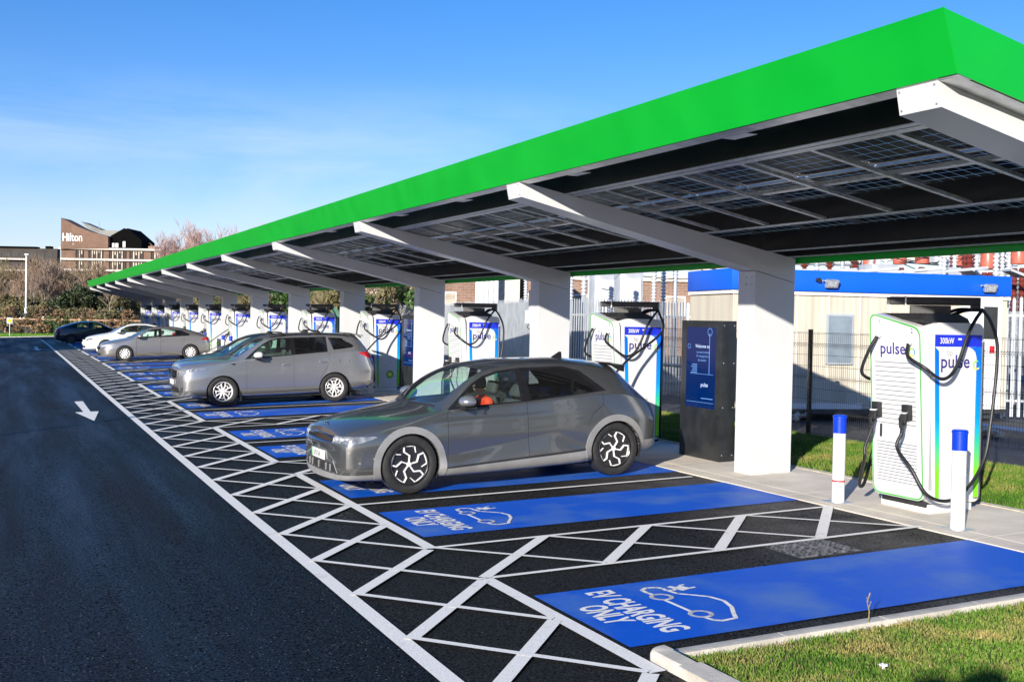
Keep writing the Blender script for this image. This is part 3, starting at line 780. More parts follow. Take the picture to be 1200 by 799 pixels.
def charger(loc, label, hung=(True, True), plug_to=None):
    t = thing('rapid_charger', label, 'charger', loc, 0, 'rapid chargers in a row under the canopy')
    # body: +x deep, y wide, origin front-near corner at ground
    mb = MB(); pr = rrect(BD, BH-.02, .09)
    mb.prism([(x+BD/2+.02, z+BH/2+.10) for x, z in pr], 'y', 0.0, BW)
    body = mb.obj('body', 'charger_white', t, smooth=40)
    mb = MB(); mb.box((.06, .03, .0), (BD-.06, BW-.03, .1), bev=.01); mb.obj('plinth', 'white_satin', t)
    mb = MB(); mb.box((.04, .05, .06), (BD+.03, BW-.05, .14), bev=.02); mb.box((BD-.1, .0, .12), (BD+.05, BW, 1.9), bev=.02); mb.obj('rear_casing', 'black_plastic', t)
    # leaning door with green rim
    lean = math.atan2(.12, 2.0)
    Md = Matrix.Translation((.0, BW/2, .14)) @ Matrix.Rotation(-lean, 4, 'Y')
    w, h = BW+.0, 2.07
    def rpoly(q, r, n=5):
        out_ = []
        for i in range(len(q)):
            a, b_, c = Vector(q[i-1]), Vector(q[i]), Vector(q[(i+1) % len(q)])
            u, v = (a-b_).normalized(), (c-b_).normalized()
            p0, p1 = b_+u*r, b_+v*r
            for k in range(n+1): t_ = k/n; out_.append(tuple((1-t_)**2*p0+2*(1-t_)*t_*b_+t_*t_*p1))
        return out_
    def dshape(ins, r):      # y across, z up; the top edge falls towards the near side
        return rpoly([(-w/2+ins, ins), (w/2-ins, ins), (w/2-ins, 2.065-ins), (-w/2+ins, 1.90-ins)], r)
    def door(mbx, ins, x0, x1, mi=0):
        mbx.prism(dshape(ins, .12), 'x', x0, x1, mi, Md)
    mb = MB(); door(mb, .0, -.035, .08); mb.obj('door', 'charger_white', t, smooth=40)
    mb = MB()
    outer = dshape(.006, .115); inner = dshape(.025, .10); n = len(outer)
    vs = [Md @ Vector((-.038, a, b_)) for a, b_ in outer]+[Md @ Vector((-.038, a, b_)) for a, b_ in inner]
    mb.add(vs, [(i, (i+1) % n, n+(i+1) % n, n+i) for i in range(n)]); mb.obj('door_rim', 'green_line', t, smooth=0)
    mb = MB()
    for i in range(14): z = 1.50-.042*i*1.25; mb.box((-.0385, -.30, z), (-.0365, .31, z+.008), M=Md)
    for i in range(13): z = .60-.036*i; mb.box((-.0385, -.30, z), (-.0365, .31, z+.008), M=Md)
    mb.obj('vent', 'vent_line', t, smooth=0)
    lb, lg, lc = MB(), MB(), [MB(), MB(), MB()]
    MF = Md @ basis((-.0395, -.01, 1.60), (0, -1, 0), (0, 0, 1), (-1, 0, 0))
    pulse_logo(lb, lg, lc, MF, .90)
    add_text(lb, '1', .075, Md @ basis((-.0395, .23, 1.935), (0, -1, 0), (0, 0, 1), (-1, 0, 0)), sx=.9)
    add_text(lb, '2', .075, Md @ basis((-.0395, -.26, 1.835), (0, -1, 0), (0, 0, 1), (-1, 0, 0)), sx=.9)
    # side graphics (side at y=0, facing the camera end of the row)
    ey = -.003
    def MS(x, z): return basis((x, ey-.003, z), (1, 0, 0), (0, 0, 1), (0, -1, 0))
    pulse_logo(lb, lg, lc, MS(.405, 1.60), 1.0)
    add_text(lb, '', .01, MS(.5, .5)); add_text(lg, 'eco', .07, MS(.48, .76), sx=.9); add_text(lg, 'zero', .03, MS(.58, .28), sx=.9)
    lb.obj('lettering', 'logo_blue', t, smooth=0); lg.obj('lettering', 'logo_grey', t, smooth=0)
    for q, mm in zip(lc, ('logo_lime', 'logo_yellow', 'sky_blue')): q.obj('logo_ring', mm, t, smooth=0)
    mb = MB(); mb.prism([(.06, 1.83), (BD-.005, 1.83), (BD-.005, 1.96), (.06, 1.96)], 'y', ey, 0.004); mb.obj('header_band', 'band_blue', t, smooth=0)
    mb = MB(); 
    mb.prism([(.06, 1.828), (.12, 1.78), (.155, 1.0), (.175, .15), (.12, .15), (.09, 1.0)], 'y', ey, .004)
    mb.prism([(BD-.075, 1.828), (BD-.005, 1.828), (BD-.005, .16), (BD-.075, .16)], 'y', ey, .004)
    mb.prism([(BD-.20, 1.828), (BD-.076, 1.828), (BD-.076, 1.70), (BD-.10, 1.77), (BD-.14, 1.805)], 'y', ey+.0005, .004)
    mb.obj('side_stripe', 'strip_blue_green', t, smooth=0)
    tx = MB(); add_text(tx, '300kW', .092, MS(.23, 1.863), sx=.74, bold=.0012); add_text(tx, 'max', .035, MS(.42, 1.905), sx=.9, bold=.002); add_text(tx, 'charger', .036, MS(.17, 1.795), sx=.9)
    tx.obj('lettering', 'white_satin', t, smooth=0)
    # sunburst emblem low on the side
    for rr, mm in ((.115, 'logo_green'), (.085, 'logo_lime'), (.055, 'logo_yellow'), (.025, 'white_satin')):
        mb = MB(); pts = []
        for i in range(36):
            q = rr*(1 if i % 2 else .80); pts.append((.48+q*math.cos(2*PI*i/36), .46+q*math.sin(2*PI*i/36)))
        dd = {.115: 0, .085: .001, .055: .002, .025: .003}[rr]
        mb.prism(pts, 'y', ey-dd, .003); mb.obj('emblem', mm, t, smooth=0)
    # hood and cable arm
    mb = MB(); mb.prism([(-.06, 2.12), (-.0, 2.19), (BD-.30, 2.19), (BD-.16, 2.14), (BD-.12, 2.08), (.05, 2.08), (-.05, 2.09)], 'y', .06, BW-.03)
    mb.obj('hood', 'black_plastic', t)
    mb = MB(); Ma = Matrix.Translation((.0, .60, 2.33)) @ Matrix.Rotation(R(-42), 4, 'Z')
    mb.box((-.02, -.06, -.045), (.93, .06, .045), M=Ma, bev=.008); mb.box((-.05, -.05, -.04), (-.02, .05, .04), M=Ma); mb.box((.83, -.05, -.10), (.93, .05, -.03), M=Ma)
    mb.box((.2, -.12, -.14), (.62, .12, -.05), M=Ma)
    arm = mb.obj('cable_arm', 'black_plastic', t)
    mb = MB(); mb.box((.14, -.074, -.055), (.155, .074, .055), M=Ma); mb.obj('clamp', 'galv', arm)
    mb = MB(); mb.prism([(-.30, 1.775), (.30, 1.86), (.30, 1.87), (-.30, 1.785)], 'x', -.044, -.037, 0, Md)
    for yy, zz in ((-.25, 1.775), (.22, 1.845)): mb.cyl(Md @ Vector((-.04, yy, zz)), Md @ Vector((-.08, yy, zz-.06)), .028, 10)
    mb.obj('cable_inlet', 'porcelain_grey', t)
    # cables: from the inlet, swagged up to the arm end, down and back to the plug
    e = Vector((.62, -.12, 2.24)); ends = []
    for i, (yy, py) in enumerate(((.60, .68), (.02+.14, .20))):
        up = hung[i]
        tgt = connector(t, (.66 if i == 0 else .20), 1.10, lean) if up else None
        if tgt is not None: tgt = Vector(tgt)
        ends.append((yy, tgt))
    # move plugs onto the leaning door
    A2 = Md @ Vector((-.08, -.25, 1.73))
    pts = [A2, A2+Vector((-.06, -.06, -.14)), (-.19, -.12, 1.60), (-.02, -.16, 1.49), (.14, -.16, 1.53), (.27, -.15, 1.70), (.39, -.14, 1.96), (.52, -.12, 2.13), e]
    mb = MB(); mb.tube(bez(pts, 10), .019, 8); mb.obj('cable', 'black_rubber', t, smooth=60)
    A1 = Md @ Vector((-.08, .22, 1.80))
    pts = [A1, A1+Vector((-.05, .08, -.18)), A1+Vector((-.03, .20, -.42)), (.02, BW+.10, 1.42), (.25, BW+.16, 1.45), (.5, BW+.05, 1.75), (.60, .35, 2.2), e]
    mb = MB(); mb.tube(bez(pts, 10), .019, 8); mb.obj('cable', 'black_rubber', t, smooth=60)
    if hung[1]:
        tg = ends[1][1]
        pts = [e, (.71, -.16, 2.10), (.80, -.17, 1.85), (.79, -.17, 1.45), (.70, -.20, 1.0), (.60, -.22, .62), (.36, -.24, .33), (.08, -.24, .19), (-.20, -.20, .26), (-.29, -.06, .52), (tg.x-.05, tg.y+.01, tg.z-.16), tg]
        mb = MB(); mb.tube(bez(pts, 10), .019, 8); mb.obj('cable', 'black_rubber', t, smooth=60)
    if hung[0]:
        tg = ends[0][1]
        pts = [tg, tg+Vector((-.05, .04, -.2)), (-.30, .64, .55), (-.22, .50+.3, .24), (-.08, .88, .22), (.08, .95, .5), (.3, 1.0, 1.2), (.45, .8, 1.9), (.58, .2, 2.2), e]
        mb = MB(); mb.tube(bez(pts, 10), .019, 8); mb.obj('cable', 'black_rubber', t, smooth=60)
    if plug_to is not None:
        q = Vector(plug_to)-Vector(loc)
        pts = [e, e+Vector((.06, -.03, -.35)), e*.45+q*.55+Vector((.05, 0, -.08)), q+Vector((.15, .02, .12)), q]
        mb = MB(); mb.tube(bez(pts, 12), .019, 8); mb.tube([q, q+Vector((-.12, 0, -.0))], .03, 8); mb.obj('cable', 'black_rubber', t, smooth=60)
    mb = MB(); mb.prism([(-.9, -.0), (0, 0), (0, -.1), (-.9, -.1)], 'y', 0, .0001)
    mb = MB(); mb.box((-.105, .60, .80), (-.09, .62, .94), M=Matrix.Rotation(0, 4, 'Z')); mb.obj('door_handle', 'black_plastic', t)
    return t
def ordn(k): return ['nearest', 'second', 'third', 'fourth', 'fifth', 'sixth', 'seventh', 'eighth', 'ninth', 'tenth', 'eleventh', 'farthest'][k]
CX, CYc = 9.14, 9.03
CH = []
plug = {1: (8.33, 14.95, .98+gz(8.3, 15)), 3: (8.52, 28.2, .95+gz(8.4, 28)), 6: (8.25, 51.4, .72)}
c_both = charger((CX, CYc, gz(CX, CYc)+.014), 'white rapid charger nearest the camera with both plugs holstered, behind two bollards', (True, True))
c_plug = charger((CX, CYc+PER, gz(CX, CYc+PER)+.014), 'second rapid charger from the camera, cable plugged into the grey hatchback', (True, False), plug[1])
for k in range(2, 12):
    y = CYc+PER*k
    lab = ordn(k)+(' rapid charger from the camera' if k < 11 else ' rapid charger at the distant end of the row')
    lab = {2: 'third rapid charger from the camera, seen above the roof of the grey hatchback',
           3: 'fourth rapid charger from the camera, behind the tail of the grey estate car',
           6: 'seventh rapid charger from the camera, beside the tail of the silver hatchback'}.get(k, lab+', white with a blue header')
    if k in (3, 6):
        charger((CX, y, gz(CX, y)+.014), lab, (True, False), plug[k])
    else:
        c = copy_tree(c_both); c.location = (CX, y, gz(CX, y)+.014); c['label'] = lab

# ================================================================== BOLLARDS
def bollard(x, y, label, band=True):
    t = thing('bollard', label, 'bollard', (x, y, gz(x, y)+.014), 0, 'blue capped bollards guarding the chargers')
    mb = MB(); mb.lathe([(.0, 0), (.072, 0), (.072, .86), (.0, .86)], 24); mb.obj('post', 'white_satin', t)
    mb = MB(); mb.lathe([(.075, .80), (.076, .97), (.081, .975), (.081, .995), (.07, 1.01), (.0, 1.016)], 24); mb.obj('cap', 'blue_cap', t)
    mb = MB(); mb.box((-.14, -.14, .0), (.14, .14, .004)); mb.obj('base_plate', 'galv', t)
    if band:
        mb = MB(); mb.lathe([(.0725, .235), (.0735, .235), (.0735, .255), (.0725, .255)], 24); mb.obj('band', 'red_band', t)
    return t
b0 = bollard(8.86, 8.33, 'white bollard with blue cap in front of the nearest charger, closest to the camera', False)
b1 = bollard(8.86, 10.11, 'white bollard with blue cap and red band left of the nearest charger')
for k in (1, 3, 4, 5, 6, 7, 8, 9, 10):
    for j, yy in enumerate((8.33, 10.11)):
        c = copy_tree(b0); c.location = (8.86, yy+PER*k, gz(8.86, yy+PER*k)+.014)
        c['label'] = 'white bollard with blue cap at the %s side of the %s charger from the camera' % (('near', 'far')[j], ordn(k))

# ================================================================== INFORMATION TOTEMS
m, nt, b, out = new_mat('screen_blue')
b.inputs['Base Color'].default_value = (.0, .008, .05, 1); b.inputs['Roughness'].default_value = .1
b.inputs['Emission Color'].default_value = (.0, .03, .20, 1); b.inputs['Emission Strength'].default_value = .18
simple('screen_text', (.10, .22, .5), .4, emit=((.1, .25, .6), .25))
simple('screen_text_white', (.4, .5, .7), .4, emit=((.4, .55, .9), .3))
def totem(x, y, label):
    t = thing('information_totem', label, 'display totem', (x, y, gz(x, y)+.014), 0, 'black display totems between the bays')
    W, D, Hh = 1.06, .25, 2.07
    mb = MB(); mb.box((0, 0, 0), (D, W, Hh), bev=.008); mb.obj('cabinet', 'anthracite', t)
    mb = MB(); mb.box((-.006, .0, .0), (.0, W, Hh), bev=.002); mb.obj('front_panel', 'anthracite', t)
    mb = MB(); mb.box((-.010, .15, .76), (-.005, W-.15, 1.97)); sc = mb.obj('screen', 'screen_blue', t)
    def Ms(y_, z): return basis((-.0115, y_-.03, z), (0, -1, 0), (0, 0, 1), (-1, 0, 0))
    a = MB(); add_text(a, 'Welcome to', .075, Ms(.52, 1.66), sx=.95, align='CENTER'); add_text(a, 'pulse', .09, Ms(.45, 1.08), sx=1)
    a.obj('lettering', 'screen_text_white', sc, smooth=0)
    a = MB(); add_text(a, 'our award winning', .05, Ms(.50, 1.58), sx=.9); add_text(a, 'EV charging hub at', .05, Ms(.50, 1.52), sx=.9); add_text(a, 'this location', .05, Ms(.52, 1.46), sx=.9)
    for i in range(5): a.box((-.0115, .62, 1.28+.03*i), (-.010, .78-.02*(i % 3), 1.29+.03*i))
    a.box((-.0115, .30, 1.27), (-.010, .31, 1.88)); a.box((-.0115, .2, 1.265), (-.010, .8, 1.27)); a.box((-.0115, .18, .84), (-.010, .88, .845)); a.box((-.0115, .2, .90), (-.010, .5, .91))
    for i in range(16): q = .055; a.box((-.0115, .30+q*math.cos(i*PI/8)-.006, 1.90+q*math.sin(i*PI/8)-.006), (-.010, .30+q*math.cos(i*PI/8)+.006, 1.90+q*math.sin(i*PI/8)+.006))
    for i in range(16): q = .035; a.box((-.0115, .84+q*math.cos(i*PI/8)-.004, 1.68+q*math.sin(i*PI/8)-.004), (-.010, .84+q*math.cos(i*PI/8)+.004, 1.68+q*math.sin(i*PI/8)+.004))
    a.obj('lettering', 'screen_text', sc, smooth=0)
    mb = MB()
    for z in (.1, .8, 1.45, 2.0):
        for xx in (.03, D-.04): mb.cyl((xx, -.004, z), (xx, .002, z), .009, 8)
    mb.obj('bolt', 'galv', t)
    return t
t0 = totem(9.56, 13.45, 'black display totem with a blue screen just behind the nearest full white column')
for k, lab in ((2, 'black display totem between the fourth charger and a white column, second nearest'), (4, 'third black display totem from the camera, mostly hidden behind a charger'), (6, 'farthest black display totem, almost hidden by the chargers')):
    c = copy_tree(t0); c.location = (9.56, 13.45+PER*k, gz(9.56, 13.45+PER*k)+.014); c['label'] = lab
# ================================================================== CARS
def pchip(xs, ys, x):
    xs = np.array(xs, float); ys = np.array(ys, float); x = np.atleast_1d(np.array(x, float))
    h = np.diff(xs); d = np.diff(ys)/h; m_ = np.zeros(len(xs))
    for i in range(1, len(xs)-1):
        if d[i-1]*d[i] > 0:
            w1 = 2*h[i]+h[i-1]; w2 = h[i]+2*h[i-1]; m_[i] = (w1+w2)/(w1/d[i-1]+w2/d[i])
    m_[0] = d[0]; m_[-1] = d[-1]
    i = np.clip(np.searchsorted(xs, x)-1, 0, len(h)-1); t = (x-xs[i])/h[i]; t = np.clip(t, 0, 1)
    return (2*t**3-3*t**2+1)*ys[i]+(t**3-2*t**2+t)*h[i]*m_[i]+(-2*t**3+3*t**2)*ys[i+1]+(t**3-t**2)*h[i]*m_[i+1]
def cv(pts): return lambda x: float(pchip([p[0] for p in pts], [p[1] for p in pts], x)[0])

def cut_region(bm, poly, proj, sel):
    """knife the edges of a polygon (in a projection) into the faces chosen by sel(face centre)"""
    A = {'y': (0, 2), 'x': (1, 2), 'z': (0, 1)}[proj]; ax = {'y': 1, 'x': 0, 'z': 2}[proj]
    n = len(poly)
    for i in range(n):
        p, q = poly[i], poly[(i+1) % n]
        d = (q[0]-p[0], q[1]-p[1]); L = math.hypot(*d)
        if L < 1e-6: continue
        nn = [0, 0, 0]; nn[A[0]] = d[1]/L; nn[A[1]] = -d[0]/L
        co = [0, 0, 0]; co[A[0]] = p[0]; co[A[1]] = p[1]
        mx0, mx1 = min(p[0], q[0])-.001, max(p[0], q[0])+.001; my0, my1 = min(p[1], q[1])-.001, max(p[1], q[1])+.001
        fs = []
        for f in bm.faces:
            us = [v.co[A[0]] for v in f.verts]; vs = [v.co[A[1]] for v in f.verts]
            if max(us) < mx0 or min(us) > mx1 or max(vs) < my0 or min(vs) > my1: continue
            if not sel(f.calc_center_median()): continue
            fs.append(f)
        if not fs: continue
        geom = set(fs)
        for f in fs: geom.update(f.edges); geom.update(f.verts)
        bmesh.ops.bisect_plane(bm, geom=list(geom), plane_co=co, plane_no=nn, dist=1e-5)
def inside(poly, u, v):
    c = False; n = len(poly)
    for i in range(n):
        x0, y0 = poly[i]; x1, y1 = poly[(i+1) % n]
        if (y0 > v) != (y1 > v) and u < (x1-x0)*(v-y0)/(y1-y0)+x0: c = not c
    return c
def circle(cx, cz, r, n=36, a0=0, a1=360): return [(cx+r*math.cos(R(a0+(a1-a0)*i/n)), cz+r*math.sin(R(a0+(a1-a0)*i/n))) for i in range(n)]

def build_body(S):
    """S: dict of profile curves along x. returns bmesh of the full skin (both sides), open below"""
    L = S['L']
    st = [0, .02, .05, .09, .14, .2, .28, .37, .46]+list(np.arange(.55, L-.5, .085))+[L-.46, L-.37, L-.28, L-.2, L-.14, L-.09, L-.05, L-.02, L]
    def section(x):
        zb, zl, zm, zbelt, zr_, zt = (S[k](x) for k in ('z_bot', 'z_low', 'z_mid', 'z_belt', 'z_rail', 'z_top'))
        wb, wl, wm, wbe, wr = (S[k](x) for k in ('w_bot', 'w_low', 'w_mid', 'w_belt', 'w_rail'))
        zbelt = min(zbelt, zr_-.012); zt = max(zt, zr_+.004)
        P = [(wb-.14, zb-.005), (wb, zb), (wl, zl), (wl*.7+wm*.3, zl*.75+zm*.25), (wl*.4+wm*.6, zl*.5+zm*.5), (wl*.15+wm*.85, zl*.25+zm*.75), (wm, zm), (wm*.75+wbe*.25+.003, zm*.7+zbelt*.3), (wm*.45+wbe*.55+.004, zm*.4+zbelt*.6), (wm*.2+wbe*.8+.002, zm*.18+zbelt*.82), (wbe, zbelt-.004), (wbe-.012, zbelt+.01),
             (wbe*.6+wr*.4+.004, zbelt*.6+zr_*.4+.003), (wbe*.25+wr*.75+.004, zbelt*.25+zr_*.75+.005), (wr, zr_)]
        for t in (.88, .72, .5, .25): P.append((wr*t, zr_+(zt-zr_)*(1-t**2.4)))
        full = [(-a, b_) for a, b_ in P][:]+[(0, zt)]+P[::-1]
        for it in range(2):
            Q = [full[0]]
            for i in range(len(full)-1):
                a, b_ = full[i], full[i+1]
                Q += [(.75*a[0]+.25*b_[0], .75*a[1]+.25*b_[1]), (.25*a[0]+.75*b_[0], .25*a[1]+.75*b_[1])]
            Q.append(full[-1]); full = Q
        return full
    secs = [section(x) for x in st]; n = len(secs[0])
    bm = bmesh.new(); V = []
    rk = S.get('rake', lambda y, z, x: 0.0)
    off = S.get('off')
    for x, sec in zip(st, secs):
        row = []
        for (y, z) in sec:
            yy = y
            if off: yy = y+math.copysign(off(x, z), y) if abs(y) > .5 else y
            row.append(bm.verts.new((x+rk(abs(y), z, x), yy, z)))
        V.append(row)
    for i in range(len(st)-1):
        for j in range(n-1): bm.faces.new((V[i][j], V[i][j+1], V[i+1][j+1], V[i+1][j]))
    # front and rear caps: horizontal strips bulging outwards
    K = 14
    for row, sgn, bulge in ((V[0], -1, S['bulge_f']), (V[-1], 1, S['bulge_r'])):
        h = n//2
        G = []
        for j in range(h):
            a, b_ = row[j].co.copy(), row[n-1-j].co.copy(); zz = a.z
            line = [row[j]]
            for k in range(1, K):
                t = k/K; u = 2*t-1
                c = a.lerp(b_, t); c.x += sgn*bulge(zz)*(1-abs(u)**2.2); line.append(bm.verts.new(c))
            line.append(row[n-1-j]); G.append(line)
        for j in range(h-1):
            for k in range(K): bm.faces.new((G[j][k], G[j][k+1], G[j+1][k+1], G[j+1][k]))
        top = row[h] if n % 2 else None
        for k in range(K):
            if top: bm.faces.new((G[h-1][k], G[h-1][k+1], top))
    bmesh.ops.remove_doubles(bm, verts=bm.verts[:], dist=1e-5)
    bmesh.ops.recalc_face_normals(bm, faces=bm.faces[:])
    up = [f for f in bm.faces if f.calc_center_median().z > S['z_top'](L/2)-.12]
    if up and sum(f.normal.z for f in up) < 0: bmesh.ops.reverse_faces(bm, faces=bm.faces[:])
    return bm

def rim_mesh(kind, r):
    """wheel centred at the origin, axle along y, outer side towards -y"""
    parts = []
    b = MB(); b.lathe([(r+.004, .09), (r+.004, -.085), (r-.012, -.095), (r-.022, -.085), (r-.03, .02), (r-.04, .08)], 40, axis='y')
    if kind == 'aero5':
        parts.append((b, 'rim_black', 'rim'))
        d = MB(); d.lathe([(.0, -.035), (.05, -.05), (r*.55, -.052), (r*.86, -.062), (r-.02, -.06)], 40, axis='y'); parts.append((d, 'rim_black', 'wheel_cover'))
        s = MB()
        for k in range(5):
            a0 = 90+72*k+8
            def pp(rr, a, y=-.075): return Vector((rr*math.cos(R(a0+a)), y, rr*math.sin(R(a0+a))))
            pts = [pp(.035, 0, -.065), pp(r*.42, 0), pp(r*.66, 26), pp(r*.94, 20), pp(r*.93, -14), pp(r*.66, -28)]
            for q0, q1, w0, w1 in ((0, 1, .007, .008), (1, 2, .008, .009), (2, 3, .009, .009), (3, 4, .009, .008), (4, 5, .008, .004)):
                a, c = pts[q0], pts[q1]; dd = (c-a).normalized(); nn = dd.cross(Vector((0, 1, 0))).normalized()
                a2, c2 = a-dd*w0*.5, c+dd*w1*.5
                vs = [a2-nn*w0, a2+nn*w0, c2+nn*w1, c2-nn*w1]; vs += [v+Vector((0, .02, 0)) for v in vs]
                s.add(vs, [(0,1,2,3), (0,4,5,1), (1,5,6,2), (2,6,7,3), (3,7,4,0)])
        s.lathe([(.0, -.078), (.028, -.076), (.032, -.06)], 16, axis='y')
        parts.append((s, 'rim_bright', 'spoke'))
    elif kind == 'twin5':
        parts.append((b, 'rim_silver', 'rim'))
        d = MB(); d.lathe([(0, .0), (r-.03, .0)], 30, axis='y'); parts.append((d, 'rim_black', 'brake_shield'))
        s = MB()
        for k in range(5):
            for sg in (-1, 1):
                a0 = 90+72*k
                pts = [(.04, 0), (r*.42, sg*17), (r*.70, sg*17), (r*.97, sg*9)]
                P = [Vector((rr*math.cos(R(a0+a)), -.05-.02*(i == 1), rr*math.sin(R(a0+a)))) for i, (rr, a) in enumerate(pts)]
                s.tube(P, [.028, .020, .017, .02], 6)
            a0 = 90+72*k+36
            P = [Vector((rr*math.cos(R(a0+a)), -.05, rr*math.sin(R(a0+a)))) for rr, a in ((r*.62, -14), (r*.70, 0), (r*.62, 14))]; s.tube(P, .014, 6)
        s.lathe([(.0, -.085), (.035, -.082), (.055, -.05), (.055, -.02)], 20, axis='y')
        parts.append((s, 'rim_silver', 'spoke'))
    elif kind == 'cover10':
        parts.append((b, 'rim_silver', 'rim'))
        d = MB(); d.lathe([(0, -.01), (r-.03, -.01)], 30, axis='y'); parts.append((d, 'rim_black', 'brake_shield'))
        s = MB(); s.lathe([(.0, -.08), (.06, -.078), (r*.42, -.07)], 30, axis='y')
        for k in range(10):
            a0 = 36*k; P = [Vector((rr*math.cos(R(a0)), -.068, rr*math.sin(R(a0)))) for rr in (r*.38, r*.95)]; s.tube(P, [.034, .030], 6)
        parts.append((s, 'rim_silver', 'spoke'))
    else:
        parts.append((b, 'rim_grey', 'rim'))
        d = MB(); d.lathe([(0, -.01), (r-.03, -.01)], 30, axis='y'); parts.append((d, 'rim_black', 'brake_shield'))
        s = MB()
        for k in range(10):
            a0 = 36*k; P = [Vector((rr*math.cos(R(a0)), -.06, rr*math.sin(R(a0)))) for rr in (.03, r*.96)]; s.tube(P, [.02, .014], 6)
        parts.append((s, 'rim_grey', 'spoke'))
    return parts
def wheel(parent, x, y, z, R0, rr, kind, flip, rot=0):
    w = empty('wheel', (x, y, z), (0, 0, PI if flip else 0)); w.parent = parent
    t = MB(); wd = .115
    t.lathe([(rr+.002, .10), (rr+.02, .112), (R0-.05, wd+.003), (R0-.015, wd-.008), (R0, wd-.03), (R0+.001, 0), (R0, -wd+.03), (R0-.015, -wd+.008), (R0-.05, -wd-.003), (rr+.02, -.112), (rr+.002, -.10)], 48, axis='y')
    t.obj('tyre', 'tyre', w, smooth=30)
    for mb, m_, nm in rim_mesh(kind, rr):
        mb.v = [tuple(Matrix.Rotation(rot, 4, 'Y') @ Vector(v)) for v in mb.v]
        mb.obj(nm, m_, w, smooth=35)
    return w

def split_out(bm, faces, name, mat, parent, smooth=30):
    """move faces into a part of their own"""
    if not faces: return None
    idx = {}; vs = []; fs = []
    for f in faces:
        q = []
        for v in f.verts:
            if v.index not in idx: idx[v.index] = len(vs); vs.append(v.co.copy())
            q.append(idx[v.index])
        fs.append(q)
    mb = MB(); mb.add(vs, fs)
    me = bpy.data.meshes.new(name); me.from_pydata([tuple(v) for v in vs], [], fs)
    me.materials.append(MATS[mat]); fix(me, smooth, recalc=False)
    o = bpy.data.objects.new(name, me); COL.objects.link(o); o.parent = parent
    return o

